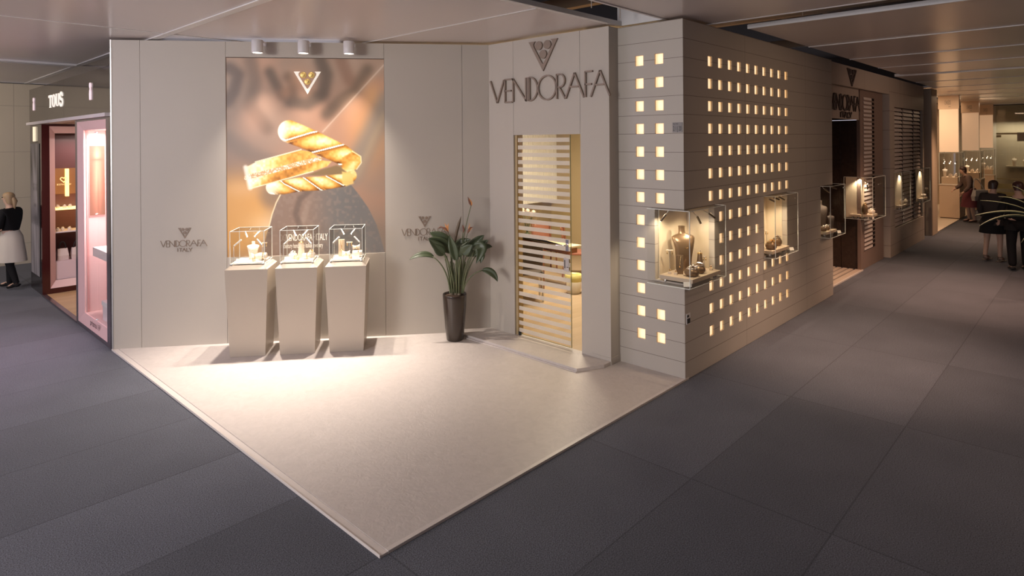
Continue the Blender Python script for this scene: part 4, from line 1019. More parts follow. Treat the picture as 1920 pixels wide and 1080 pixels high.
for x, y in ((372, 690), (398, 700), (420, 690), (385, 665)):
    mb.tube([pp(x, y + 20), pp(x + 3, y - 10), pp(x + 6, y - 45)], [.028, .024, .012], 8)
mb.build('dry_sheath', mat('dry_sheath', (.24, .19, .13), .7), potb)
def bird_flower(stem, head, sp, petals):
    s = bez([pp(*p) for p in stem], 10)
    o = MB().tube(s, [.009 - .0004 * k for k in range(11)], 7).build('flower', stem_m, potb)
    MB().tube([pp(*p) for p in sp], [.006, .016, .012, .002], 8).build('spathe', dry_m, o)
    mb = MB()
    for pl in petals: mb.tube(bez([pp(*p) for p in pl], 6), [.004, .011, .013, .012, .009, .005, .001], 6, flat=.5)
    mb.build('petals', petal_m, o)
bird_flower([(395, 690), (372, 450), (362, 330), (348, 290)], None, [(352, 300), (335, 275), (300, 262), (278, 275)],
            [[(348, 295), (338, 265), (325, 235)], [(348, 295), (345, 260), (352, 238)], [(345, 292), (325, 275), (292, 254)], [(350, 295), (342, 270), (338, 242)]])
bird_flower([(430, 690), (430, 400), (455, 280), (500, 120)], None, [(500, 125), (492, 108), (484, 88), (478, 66)],
            [[(500, 122), (500, 105), (484, 72)], [(502, 122), (506, 108), (494, 82)], [(498, 120), (490, 100), (484, 84)]])
bird_flower([(440, 690), (445, 430), (465, 330), (478, 300)], None, [(476, 305), (484, 285), (492, 268), (510, 264)],
            [[(478, 300), (486, 275), (490, 236)], [(478, 300), (492, 280), (508, 266)]])
bird_flower([(436, 690), (436, 420), (440, 330), (450, 270)], None, [(448, 300), (452, 280), (446, 262), (442, 250)], [[(450, 275), (448, 262), (446, 252)]])
MB().tube([pp(392, 380), pp(404, 300), pp(420, 240), pp(434, 194)], [.006, .020, .018, .002], 8).build('rolled_leaf', mat('young_leaf', (.12, .085, .05), .45), potb)
# ------------------------------------------------------------------ glass door and the little meeting room behind it
dg_m = glass_mat('door_glass', (.95, .93, .86), .9)
frost_m = frost_mat('frosted_film', (.80, .74, .64), .62)
dr = thing('door_1', 'frameless glass door with frosted horizontal stripes, standing ajar', 'door', DWF.o, DWF.rz); dr['kind'] = 'structure'
MB().box(-2.300, -1.430, .030, .040, .078, 2.672).build('glass_pane', dg_m, dr)
MB().box(-1.4295, -1.4265, .029, .041, .078, 2.672).box(-2.300, -1.430, .0295, .0405, .0745, .0775).build('edge_strip', mat('green_glass_edge', (.20, .22, .12), .2), dr)
mb = MB()
for k in range(27): mb.box(-2.292, -1.436, .0275, .0295, .105 + k * .0955, .105 + k * .0955 + .052)
mb.build('frosted_stripes', frost_m, dr)
MB().box(-1.535, -1.452, .0185, .029, 1.005, 1.165).box(-1.535, -1.452, .0405, .052, 1.005, 1.165).build('lock_plate', steel_m, dr, bevel=.003)
MB().box(-1.52, -1.508, .0165, .0185, 1.04, 1.14).lathe([(.012, 0), (.012, .004), (.001, .0045)], 12, (-1.47, .0145, 1.055)).build('keyhole', black_m, dr)
MB().tube([(-1.478, .028, 1.325), (-1.478, -.025, 1.325), (-1.50, -.032, 1.325), (-1.61, -.034, 1.32)], .009, 8).box(-1.50, -1.456, .018, .029, 1.25, 1.39).build('handle', chrome_m, dr)
MB().lathe([(.022, 0), (.022, .05)], 12, (-2.285, .035, .058)).build('pivot', black_m, dr)
ochre_m = mat('ochre_wall', (.52, .41, .24), .55)
fstruct('door_frame', MB().box(-2.341, -2.303, .092, .12, .062, 2.677).box(-2.34, -2.30, .02, .091, .062, 2.677), mat('olive_jamb', (.42, .31, .16), .5), DWF)
struct('wall_room_right', MB().box(4.05, 8.9, .375, .395, .05, 3.9), ochre_m)
struct('wall_room_far', MB().box(8.82, 8.90, .396, 5.97, .05, 3.9), ochre_m)
struct('wall_room_left', MB().box(3.4, 8.82, 5.96, 6.02, .05, 3.9), mat('olive_wall', (.36, .29, .19), .6))
struct('wall_tower_back', MB().box(3.995, 4.045, .36, .83, .05, 3.9).box(3.93, 4.045, .836, .86, .05, 3.9), ochre_m)
# pleated curtain
cur = thing('curtain', 'pale vertically pleated curtain hanging at the back of the meeting room', 'curtain', (0, 0, 0))
c0, c1 = hit(984, 300, (0, 5.75, 0), (0, 1, 0)), hit(1072, 300, (0, 5.75, 0), (0, 1, 0))
pts = [(c0.x + (c1.x - c0.x) * i / 120, 5.80 + .03 * math.sin(i * 1.45)) for i in range(121)]
cz0 = hit(1030, 378, (0, 5.75, 0), (0, 1, 0)).z
mb = MB().loft([[(x, y, z) for x, y in pts] + [(x, y + .006, z) for x, y in pts[::-1]] for z in (cz0, 3.2)], True, True)
mb.build('fabric', mat('curtain_fabric', (.88, .86, .82), .8, emit=(1, .86, .66), estr=0.0), cur)
MB().tube([(c0.x - .1, 5.80, 3.22), (c1.x + .1, 5.80, 3.22)], .014, 8).build('rail', steel_m, cur)
# table
TZ = .80
tc = [onz(971, 442, TZ), onz(1068, 463, TZ), onz(1092, 459, TZ), onz(1010, 434, TZ)]
tb = thing('meeting_table', 'pale topped meeting table seen through the glass door', 'table', (tc[1].x, tc[1].y, .05))
tr_ = Vector((tc[1].x, tc[1].y, 0)); poly = [(p.x - tr_.x, p.y - tr_.y) for p in (tc[0], tc[1], tc[2], Vector((tc[2].x + .0, tc[0].y + .2, 0)), Vector((tc[0].x + .3, tc[0].y + .3, 0)))]
MB().zprism(poly, .72, .75).build('tabletop', mat('pale_table', (.72, .60, .42), .35), tb, bevel=.003)
brown_m = mat('red_brown_wood', (.26, .10, .05), .4)
MB().zprism([(x * .86 + .06, y * .86 + .12) for x, y in poly], .60, .719).build('apron', brown_m, tb)
for x, y in ((.08, .10), (.12, 1.35), (-.45, 1.0), (-.2, .45)):
    MB().box(x - .03, x + .03, y - .03, y + .03, .001, .60).build('leg', brown_m, tb)
# chairs
red_m = mat('chair_red_brown', (.34, .13, .08), .5); seat_dk = mat('dark_seat', (.06, .045, .04), .55)
def chair(label, loc, rz, sm, fmm):
    t = thing('chair', label, 'chair', loc, rz, 'chairs of the meeting room')
    MB().box(-.22, .22, -.22, .22, .42, .47).build('seat', sm, t, bevel=.015)
    MB().loft([[(x, .20 + .05 * k + .02 * math.cos(x * 7), .52 + .40 * k) for x in (-.2, -.1, 0, .1, .2)] + [(x, .22 + .05 * k + .02 * math.cos(x * 7), .52 + .40 * k) for x in (.2, .1, 0, -.1, -.2)] for k in (0, .5, 1)]).build('backrest', sm, t)
    for a in (-1, 1):
        MB().tube([(a * .19, -.18, .42), (a * .20, -.20, 0)], .016, 8).build('leg', fmm, t)
        MB().tube([(a * .19, .24, .92), (a * .19, .19, .45), (a * .20, .24, 0)], .016, 8).build('leg', fmm, t)
    return t
p = onz(992, 560, .05); chair('dark seated chair at the near side of the meeting table', (p.x, p.y, .05), 2.4, seat_dk, steel_m)
p = onz(1085, 519, .05); chair('red-brown chair beside the bin in the meeting room', (p.x + .05, p.y + .1, .05), .6, red_m, brown_m)
chair('red-brown chair behind the meeting table, left of the flowers', (6.55, 5.35, .05), .1, red_m, brown_m)
chair('red-brown chair behind the meeting table, right of the flowers', (7.15, 4.75, .05), -.6, red_m, brown_m)
# bin
p = onz(1081, 550, .05)
bn = thing('waste_bin', 'round pale bin with a yellowish liner by the glass door opening', 'bin', (p.x, p.y + .06, .051))
MB().lathe([(.11, 0), (.14, .30), (.136, .30), (.108, .01), (.001, .01)], 24, cap=True).build('bucket', mat('pale_plastic', (.66, .60, .50), .45), bn)
MB().lathe([(.142, .20), (.147, .24), (.145, .31), (.136, .315), (.130, .26)], 24, cap=False).build('liner', mat('yellow_liner', (.62, .55, .20), .4), bn)
# wrapped bouquet
p = onz(990, 436, TZ)
bq = thing('bouquet', 'bouquet wrapped in crinkled clear film on the meeting table', 'flowers', (6.62, 4.72, TZ + .001))
rn = random.Random(5); mb = MB()
for k in range(9):
    a = k * .7; mb.tube([(0, 0, .03), (.05 * math.cos(a), .05 * math.sin(a), .22), (.12 * math.cos(a), .12 * math.sin(a), .40)], .006, 5)
mb.lathe([(.05, 0), (.06, .03), (.03, .06), (.001, .061)], 12)
mb.build('stems', leaf_m, bq)
mb = MB()
for k in range(8):
    a = k * .79; mb.sphere((.12 * math.cos(a), .12 * math.sin(a), .40 + .04 * (k % 3)), .045, 8)
mb.build('blooms', mat('pale_bloom', (.80, .66, .58), .6), bq)
rings = []
for i in range(7):
    z = .02 + i * .095; r = .05 + .045 * i
    rings.append([((r + rn.uniform(-.035, .035) * (i > 0)) * math.cos(q), (r + rn.uniform(-.035, .035) * (i > 0)) * math.sin(q), z + rn.uniform(-.02, .02) * (i > 0)) for q in [2 * PI * k / 22 for k in range(22)]])
MB().loft(rings, False, False).build('clear_wrap', glass_mat('film', (.97, .96, .94), .95, .04, 1.6), bq)
# one lit square on the room's back wall
P_ = hit(974.5, 293, (0, 5.95, 0), (0, 1, 0))
wl = bpy.data.objects['wall_room_left']
MB().box(P_.x - .10, P_.x + .10, 5.945, 5.959, P_.z - .10, P_.z + .10).build('lit_pane', pane_m, wl)
# ------------------------------------------------------------------ neighbouring shop on the left
gloss_m = mat('black_gloss', (.020, .014, .013), .07, spec=.45)
dkred_m = mat('dark_red_gloss', (.060, .010, .010), .15, spec=.6)
pink_m = mat('pink_lacquer', (.74, .48, .47), .35)
pinkin_m = mat('pink_interior', (.86, .62, .60), .5)
pinkp_m = mat('pink_lit_logo', (.95, .78, .80), .3, emit=(1, .76, .80), estr=.55)
lit_m = mat('cream_lit_letter', (.95, .88, .80), .3, emit=(1, .88, .76), estr=.75)
grey_g = mat('smoked_lacquer', (.085, .065, .075), .15, spec=.6)
fstruct('fascia', MB().box(-10.94, -8.30, 0, .12, 3.002, 3.60).box(-8.296, -5.865, 0, .12, 3.002, 3.60), gloss_m, TWF)
fstruct('trim_9', MB().box(-10.95, -5.862, -.05, .12, 2.955, 3.001), mat('pale_rail', (.62, .56, .56), .35), TWF)
fstruct('trim_10', MB().box(-5.862, -5.815, -.004, .12, 3.002, 3.62).box(-5.862, -5.815, -.004, .12, 0.022, 2.954), gloss_m, TWF)
ss = thing('shop_sign', 'lit capital lettering on the black fascia of the left shop', 'sign', TWF.o, TWF.rz)
T0, T1, TZ0, TZ1 = -9.32, -8.30, 3.205, 3.405
lw = (T1 - T0) / 4; h = TZ1 - TZ0
def lx(i, u): return T0 + lw * (i + .06 + .86 * u)
def lz(v): return TZ0 + h * v
def thick(poly): return [(lx(*a[:2]) if False else a[0], a[1]) for a in poly]
mb = MB().prism([(lx(0, .40), lz(0)), (lx(0, .62), lz(0)), (lx(0, .62), lz(1)), (lx(0, .40), lz(1))], -.012, -.001).prism([(lx(0, .0), lz(.93)), (lx(0, 1.0), lz(.93)), (lx(0, 1.0), lz(1)), (lx(0, .0), lz(1))], -.012, -.001).prism([(lx(0, .0), lz(.80)), (lx(0, .06), lz(.80)), (lx(0, .08), lz(.95)), (lx(0, 0), lz(.95))], -.012, -.001).prism([(lx(0, .94), lz(.80)), (lx(0, 1), lz(.80)), (lx(0, 1), lz(.95)), (lx(0, .92), lz(.95))], -.012, -.001).prism([(lx(0, .28), lz(0)), (lx(0, .74), lz(0)), (lx(0, .74), lz(.04)), (lx(0, .28), lz(.04))], -.012, -.001)
mb.build('letter', lit_m, ss)
mb = MB(); oc = [(lx(1, .5 + .52 * math.cos(t)), lz(.5 + .52 * math.sin(t))) for t in [2 * PI * k / 28 for k in range(29)]]; ic = [(lx(1, .5 + .30 * math.cos(t)), lz(.5 + .46 * math.sin(t))) for t in [2 * PI * k / 28 for k in range(29)]]
for k in range(28): mb.prism([oc[k], oc[k + 1], ic[k + 1], ic[k]], -.012, -.001)
mb.build('letter', lit_m, ss)
mb = MB(); oc = [(lx(2, .52 + .42 * math.cos(t)), lz(.30 + .30 * math.sin(t))) for t in [PI + PI * k / 14 for k in range(15)]]; ic = [(lx(2, .54 + .28 * math.cos(t)), lz(.30 + .25 * math.sin(t))) for t in [PI + PI * k / 14 for k in range(15)]]
for k in range(14): mb.prism([oc[k], oc[k + 1], ic[k + 1], ic[k]], -.012, -.001)
mb.prism([(lx(2, .10), lz(.29)), (lx(2, .28), lz(.29)), (lx(2, .28), lz(1)), (lx(2, .10), lz(1))], -.012, -.001).prism([(lx(2, .82), lz(.29)), (lx(2, .94), lz(.29)), (lx(2, .94), lz(1)), (lx(2, .82), lz(1))], -.012, -.001).prism([(lx(2, .0), lz(.96)), (lx(2, .38), lz(.96)), (lx(2, .38), lz(1)), (lx(2, .0), lz(1))], -.012, -.001)
mb.build('letter', lit_m, ss)
sp_ = ell(.5, .74, .36, .24, -.1, PI, 9) + ell(.5, .74, .36, .24, PI, 1.35 * PI, 4)[1:] + ell(.5, .26, .40, .25, .40 * PI, 0, 6) + ell(.5, .26, .40, .25, 0, -PI * .95, 10)[1:]
mb = MB(); strokes(mb, [[(lx(3, u), lz(v)) for u, v in sp_]], .042, -.012, -.001); mb.build('letter', lit_m, ss)
bear = [(0, 1.0), (.13, .985), (.20, .93), (.23, .86), (.21, .78), (.13, .71), (.075, .66), (.10, .60), (.17, .54), (.22, .44), (.235, .32), (.22, .18), (.20, .02), (.17, 0), (.07, 0), (.05, .03), (.035, .14), (0, .17)]
bear = bear + [(-x, z) for x, z in bear[::-1][1:-1]]
for lab, cx, z0, hh, w in (('pink lit logo figure on the black fascia right of the lettering', -6.72, 3.205, .235, .62), ('pink lit logo figure at the far end of the black fascia', -10.53, 3.21, .225, .62)):
    lo_ = thing('shop_logo', lab, 'sign', TWF.o, TWF.rz)
    MB().prism([(cx + x * hh * w * 1.3, z0 + z * hh) for x, z in bear], -.014, -.001).build('figure', pinkp_m, lo_)
# show window
wn = thing('show_window', 'pink framed show window of the left shop beside the beige wall', 'display case', TWF.o, TWF.rz)
X0, X1, Z0, Z1 = -7.61, -5.864, .004, 2.953
MB().box(X0, X1, 0, .10, Z0, .055).box(X0, -7.50, 0, .10, .055, Z1).box(-6.02, X1, 0, .10, .055, Z1).box(-7.50, -6.02, 0, .10, 2.925, Z1).build('outer_frame', grey_g, wn)
f0, f1, g0, g1 = -7.499, -6.021, .056, 2.924
i0, i1, k0, k1 = -7.27, -6.06, .205, 2.80
mb = MB()
mb.add([(f0, 0, g0), (f1, 0, g0), (f1, 0, g1), (f0, 0, g1), (i0, .03, k0), (i1, .03, k0), (i1, .03, k1), (i0, .03, k1)], [(0, 1, 5, 4), (1, 2, 6, 5), (2, 3, 7, 6), (3, 0, 4, 7)])
mb.build('sloped_frame', pink_m, wn)
MB().box(i0 - .02, i0 - .002, .03, .50, k0, k1).box(i1 + .002, i1 + .02, .03, .50, k0, k1).box(i0, i1, .49, .51, k0, k1).box(i0, i1, .03, .489, k0 - .02, k0 - .001).box(i0, i1, .03, .489, k1 + .001, k1 + .02).build('interior', pinkin_m, wn)
MB().box(i0 + .004, -6.62, .040, .046, k0 + .002, k1 - .002).box(-6.612, i1 - .004, .040, .046, k0 + .002, k1 - .002).build('glass_pane', glass_m, wn)
for z in (k0 + .03, 1.66, k1 - .04): MB().lathe([(.016, 0), (.016, .016), (.001, .017)], 12, (-6.60, .026, z - .008)).build('glass_clip', chrome_m, wn)
MB().box(-7.02, i1 - .006, .075, .40, 1.04, 1.16).build('shelf', mat('pale_shelf', (.85, .74, .74), .3), wn)
MB().box(i0 + .001, i0 + .012, .30, .36, .206, 2.798).box(i0 + .001, i0 + .012, .06, .085, .206, 2.798).build('backdrop_strip', mat('rose_strip', (.70, .38, .36), .5), wn)
l_ = fit_text('prisma 19', .075, -6.90, .135, -6.42, dkred_m, 'lettering', wn, .0); l_.location = (0, .008, -.02)
lo = TWF.w(-6.6, .25, 2.76); light('window_lamp', 'AREA', lo, WIN_W * 2, (1.0, .86, .84), (lo.x - .25, lo.y, 0), shape='RECTANGLE', size=.9, size_y=.2)
lo = TWF.w(-6.6, .10, 2.74); light('window_lamp', 'SPOT', lo, WIN_W * 6, (1.0, .72, .88), (lo.x - 1.5, lo.y + .1, 0), spot_size=math.radians(100), spot_blend=.8, shadow_soft_size=.1)
bx = thing('gift_box', 'white box with pale edges low in the pink show window', 'box', TWF.w(-6.45, .28, .206), TWF.rz)
MB().box(-.20, .20, -.18, .18, 0, .20).build('box_base', mat('pale_box', (.82, .72, .76), .4), bx, bevel=.004)
MB().box(-.21, .21, -.19, .19, .2005, .262).build('lid', mat('white_box', (.92, .88, .9), .35), bx, bevel=.004)
b2 = thing('gift_box', 'small white box lying on the shelf of the pink show window', 'box', TWF.w(-6.40, .24, 1.1605), TWF.rz)
MB().box(-.13, .13, -.10, .10, 0, .06).build('box_base', MATS['white_box'], b2, bevel=.004)
MB().box(-.135, .135, -.105, .105, .0605, .09).build('lid', MATS['white_box'], b2, bevel=.004)
# a pale figure picture glowing at the back of the window
pic = thing('poster', 'peach toned picture on the inner side of the pink show window', 'poster', (.095, 7.252, 1.58), 0)
def sheet(fn, w, hgt, nx, nz, parent, name, emis):
    mb = MB(); V = [(w * i / nx, 0, hgt * k / nz) for k in range(nz + 1) for i in range(nx + 1)]
    F = [(k * (nx + 1) + i, k * (nx + 1) + i + 1, (k + 1) * (nx + 1) + i + 1, (k + 1) * (nx + 1) + i) for k in range(nz) for i in range(nx)]
    mb.add(V, F); mm = print_material(); mm.node_tree.nodes['Principled BSDF'].inputs['Emission Strength'].default_value = emis
    o = mb.build(name, mm, parent); at = o.data.color_attributes.new('print', 'FLOAT_COLOR', 'POINT')
    at.data.foreach_set('color', [c for k in range(nz + 1) for i in range(nx + 1) for c in (*[q ** 2.2 for q in fn(i / nx, k / nz)], 1.0)])
    return o
def gs(x, c, w): return math.exp(-((x - c) / w) ** 2)
def peach(u, v):
    b = .55 + .45 * gs(u, .5, .30) * gs(v, .5, .42) + .2 * gs(u, .5, .2) * gs(v, .88, .08) - .25 * gs(v, .80, .02) * gs(u, .5, .3) - .2 * gs(u, .55, .05) * gs(v, .35, .3)
    return (min(1, .92 * b + .1), min(1, .62 * b + .08), min(1, .52 * b + .06))
sheet(peach, .19, 1.0, 20, 40, pic, 'printed_picture', .8)
MB().box(-.005, .195, .0015, .004, -.005, 1.005).build('backing', pinkin_m, pic)
# entrance of the shop
fstruct('threshold', MB().box(-9.93, -7.612, -.004, .06, .001, .028), grey_g, TWF)
struct('floor_shop', MB().box(.062, 3.0, 7.62, 9.93, .001, .026), oak_m)
struct('wall_shop_inner', MB().box(0.0, .11, 9.93, 10.0, .026, 2.95).box(.11, 1.6, 9.93, 10.05, 2.92, 2.953).box(.11, 1.6, 9.93, 10.05, .026, .115).box(1.6, 3.0, 9.93, 10.0, .026, 2.95), dkred_m)
struct('wall_shop_back', MB().box(2.98, 3.06, 6.2, 9.92, .026, 2.95).box(.9, 3.0, 7.40, 7.46, .026, 2.95), dkred_m)
struct('ceiling_shop', MB().box(.13, 3.0, 5.95, 10.9, 2.96, 3.0), mat('shop_ceiling', (.35, .24, .24), .5))
light('shop_lamp', 'AREA', (1.2, 8.6, 2.9), 26, (1.0, .80, .72), (1.0, 8.9, 0), shape='DISK', size=.8)
cb = thing('display_cabinet', 'pink framed glass cabinet inside the left shop entrance', 'cabinet', (0, 9.93, 0))
mb = MB(); a0, a1, c0_, c1_ = .112, 1.50, .117, 2.918; d0, d1, e0, e1 = .205, 1.40, .235, 2.80
mb.add([(a0, 0, c0_), (a1, 0, c0_), (a1, 0, c1_), (a0, 0, c1_), (d0, .09, e0), (d1, .09, e0), (d1, .09, e1), (d0, .09, e1)], [(0, 1, 5, 4), (1, 2, 6, 5), (2, 3, 7, 6), (3, 0, 4, 7)])
mb.build('sloped_frame', pink_m, cb)
MB().box(d0, d1, .60, .62, e0, e1).box(d0 - .02, d0 - .001, .09, .60, e0, e1).box(d1 + .001, d1 + .02, .09, .60, e0, e1).box(d0, d1, .09, .60, e1 + .001, e1 + .02).box(d0, d1, .09, .60, e0 - .02, e0 - .001).build('interior', mat('plum_interior', (.16, .075, .08), .3), cb)
MB().box(d0 + .002, d1 - .002, .60 - .02, .60 - .005, 1.70, 2.17).build('lit_panel', mat('amber_panel', (.20, .09, .05), .4, emit=(1, .45, .12), estr=.10), cb)
glow = mat('amber_strip', (1, .8, .4), .4, emit=(1, .66, .22), estr=2.0)
MB().box(.208, .245, .50, .57, 1.70, 2.15).box(.44, .49, .50, .57, 1.66, 2.16).build('light_strip', glow, cb)
for z in (1.45, 1.05): MB().box(d0 + .003, d1 - .003, .12, .55, z, z + .022).build('shelf', glow if z > 1.2 else MATS['pale_shelf'], cb)
hp = [(16 * math.sin(t) ** 3 / 17, (13 * math.cos(t) - 5 * math.cos(2 * t) - 2 * math.cos(3 * t) - math.cos(4 * t)) / 17) for t in [2 * PI * k / 30 for k in range(31)]]
mb = MB(); strokes(mb, [[(.335 + x * .052, 1.985 + z * .052) for x, z in hp]], .014, .115, .121); mb.build('heart', mat('gold_lit', (1, .75, .35), .3, emit=(1, .70, .28), estr=1.0), cb)
fit_text('BE EXTRAORDINARY', .028, .235, 1.885, .445, MATS['gold_lit'], 'lettering', cb, .118)
MB().box(d0 + .004, 1.2, .115, .55, e0 + .001, .555).build('step_block', mat('pink_block', (.84, .66, .70), .35), cb)
light('cabinet_lamp', 'AREA', (.8, 10.2, 2.72), 10, (1, .80, .72), (.8, 10.15, 0), shape='RECTANGLE', size=1.0, size_y=.2)
def handbag(label, loc, w, m):
    t = thing('handbag', label, 'bag', loc, 0, 'handbags in the left shop')
    MB().loft([[(-w, -.07, 0), (w, -.07, 0), (w, .07, 0), (-w, .07, 0)], [(-w * 1.02, -.08, .08), (w * 1.02, -.08, .08), (w * 1.02, .08, .08), (-w * 1.02, .08, .08)], [(-w * .88, -.03, .20), (w * .88, -.03, .20), (w * .88, .03, .20), (-w * .88, .03, .20)]], True, False).build('body', m, t, bevel=.01)
    MB().tube(bez([(-w * .6, -.02, .195), (-w * .6, -.02, .36), (w * .6, -.02, .36), (w * .6, -.02, .195)], 10), .009, 6).build('handle', black_m, t)
handbag('pale pink handbag with black handle, left on the shop cabinet block', (.33, 10.17, .557), .085, mat('pale_bag', (.80, .66, .62), .45))
handbag('pale handbag half hidden, right on the shop cabinet block', (.55, 10.17, .557), .09, MATS['pale_bag'])
for k, (x, z) in enumerate(((.26, 1.073), (.34, 1.073), (.43, 1.073), (.27, 1.473), (.36, 1.473), (.45, 1.473))):
    nm = ('left', 'middle', 'right')[k % 3]; rw = 'lower' if k < 3 else 'upper'
    j_dome(f'{nm} small jewellery stand on the {rw} shelf of the shop cabinet', (x, 10.13 + .05 * (k % 2), z), .032, .06, pale_m)
# column with the grey portrait
fstruct('pillar_1', MB().box(-10.975, -10.002, .012, .095, .001, 2.953), gloss_m, TWF)
po = thing('poster', 'tall grey portrait picture on the far column of the left shop', 'poster', TWF.w(-10.90, .004, .30), TWF.rz)
def face(u, v):
    g = .58 - .10 * v + .05 * math.sin(u * 9 + v * 14)
    fx_ = gs(u, .52, .34) * gs(v, .62, .26); g += .22 * fx_
    hair = max(gs(u, .30 + .25 * math.sin(v * 5), .12) * gs(v, .86, .10), gs(u, .88, .10) * gs(v, .68, .25), .8 * gs(u, .62 - .1 * v, .05) * gs(v, .88, .08)); g -= .42 * hair
    for x, z, a, b, d in ((.38, .655, .10, .014, .34), (.66, .655, .10, .014, .30), (.38, .685, .12, .012, .22), (.66, .685, .12, .012, .2), (.53, .60, .04, .05, .10), (.52, .53, .13, .012, .30), (.52, .43, .35, .03, .12)): g -= d * gs(u, x, a) * gs(v, z, b)
    if v < .38: g += .10 - .12 * math.sin(u * 22 + v * 3) * .6
    g = max(.05, min(.9, g)); return (g, g * .95, g * .97)
sheet(face, .74, 2.32, 26, 80, po, 'printed_picture', .05)
MB().box(-.004, .744, .001, .007, -.004, 2.324).build('backing', black_m, po)
ls = thing('light_strip', 'yellowish lit strip above the grey portrait', 'lamp', TWF.w(-10.62, -.002, 2.66), TWF.rz)
MB().box(0, .20, -.006, .012, 0, .26).build('diffuser', mat('warm_diffuser', (1, .9, .7), .4, emit=(1, .82, .55), estr=.55), ls)
MB().box(-.006, .206, -.008, -.001, -.012, -.001).build('holder', black_m, ls)
# ------------------------------------------------------------------ side entrance beyond the tower
YA = .10
struct('wall_lintel', MB().box(9.0, 13.28, YA, YA + .06, 3.56, 3.93), line_mat('lintel_board', (.46, .39, .33), (.18, .13, .10), xs=(2.05, 1.10), wdt=.008))
struct('wall_sign', MB().box(8.985, 11.40, .22, .28, 2.97, 3.90), mat('taupe_board', (.40, .33, .28), .5))
struct('wall_slats', MB().box(11.40, 13.12, .20, .26, .002, 3.90), mat('taupe_board_lower', (.24, .17, .14), .5))
struct('wall_passage', MB().box(11.42, 11.50, .262, .56, .024, 2.965).box(11.42, 11.50, .568, 1.75, .024, 2.965).box(9.0, 11.42, 1.70, 1.76, .024, 2.965), wenge_m)
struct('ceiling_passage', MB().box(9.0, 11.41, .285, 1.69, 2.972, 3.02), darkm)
mb = MB().box(9.0, 11.40, .19, .30, .001, .022)
for k in range(4): mb.box(9.0, 11.40, .335 + k * .11, .335 + k * .11 + .075, .001, .022)
mb.box(9.0, 11.40, .775, 1.69, .001, .022)
struct('grate_floor', mb, mat('grate_board', (.52, .42, .34), .45))
struct('trim_11', MB().box(9.0, 11.42, .165, .186, .001, .026), trim_m)
s3 = thing('wall_sign', 'dark name sign above the side entrance, with its triangle emblem on the lintel', 'sign', (0, .22, 0), 0)
F3 = Frame((0, .22, 0), 0)
def fx3(t): return 9.60 + (11.42 - 9.60) * t
wordmark(s3, F3, fx3, 3.13, 3.41, .030, .02, signd_m)
wordmark(s3, F3, lambda t: 10.16 + .72 * t, 2.995, 3.095, .032, .02, signd_m, [('I', 0, .12), ('T', .15, .36), ('A', .36, .60), ('L', .63, .80), ('Y', .78, 1)])
emblem(s3, 10.17, 3.885, .60, .02, signd_m, .62)
for ch in [c for c in s3.children if c.name.startswith('emblem')]: ch.location.y = YA - .22
whs = mat('white_slat', (.62, .54, .50), .45); dks = mat('slat_gap', (.015, .012, .012), .7, spec=.1)
ls_ = thing('slat_screen', 'column of pale horizontal slats on the brown wall of the side entrance', 'screen', (11.62, .199, 0), 0)
mb = MB(); m2 = MB()
for k in range(37):
    z = 3.375 - k * .0835
    mb.add([(0, -.002, z), (.60, -.002, z), (.60, -.014, z + .006), (0, -.014, z + .006), (0, -.008, z + .052), (.60, -.008, z + .052)], [(0, 1, 2, 3), (3, 2, 5, 4), (0, 3, 4), (1, 5, 2), (0, 4, 5, 1)])
    m2.box(.62, .78, -.010, -.0005, z, z + .052)
mb.build('slats', whs, ls_); m2.build('gaps', dks, ls_)
# case at the corner of the passage
Xc, Yc = 11.30, -.04
Xr = hit(1660, 366, (0, Yc, 0), (0, -1, 0)).x
v4 = wall_case('glass show case round the corner beside the dark wood doors', Xc, Xr, Yc, .180, VZ0, VZ1, ('left', 'front', 'right', 'top', 'bottom'), Xc, Yc,
          [((11.36, .12, 1.835), (11.36, .11, 1.80), (11.34, .06, 1.72)), ((11.36, .08, 1.835), (11.36, .07, 1.70), (11.36, .065, 1.60))])
for b_ in ((0, .008, .2205, .509, 0, VZ1 - VZ0), (.0085, .10, .2205, .509, 0, .008), (.0085, .10, .2205, .509, VZ1 - VZ0 - .008, VZ1 - VZ0)): MB().box(*b_).build('glass_pane', glass_m, v4)
MB().box(-.003, .003, .22, .512, -.003, .003).box(-.003, .003, .22, .512, VZ1 - VZ0 - .003, VZ1 - VZ0 + .003).box(-.003, .003, .506, .512, .003, VZ1 - VZ0 - .003).build('edge_strip', edge_m, v4)
cpan = MB().box(11.405, 11.418, .262, .468, VZ0 + .01, VZ1 - .01).build('niche_4', niche_m); cpan['kind'] = 'structure'
cpan = MB().box(11.42, 11.60, .184, .198, VZ0 + .01, VZ1 - .01).build('niche_5', niche_m); cpan['kind'] = 'structure'
case_light((11.36, .20, 1.82), (11.36, .15, 1.1), VIT_W, size=130); case_light((11.75, .05, 1.82), (11.7, .08, 1.1), VIT_W, size=120)
j_plate('beige slab in the show case beside the dark wood doors', (11.56, .07, ZP), .36, .17, .045, 0, cloth_m, .035)
j_plate('beige left slab in the show case beside the dark wood doors', (11.355, .28, ZP), .09, .20, .045, 0, cloth_m, .035)
j_dome('dark bronze vase-like stand in the show case beside the dark wood doors', (11.42, .13, ZT + .001), .055, .22, None, None, gold_m)
j_dome('low curled bracelet stand in the show case beside the dark wood doors', (11.55, .04, ZT + .001), .06, .11, pale_m)
j_card('ivory card at the front of the show case beside the dark wood doors', (11.45, -.005, ZP + .001), -.3, .06, .04)
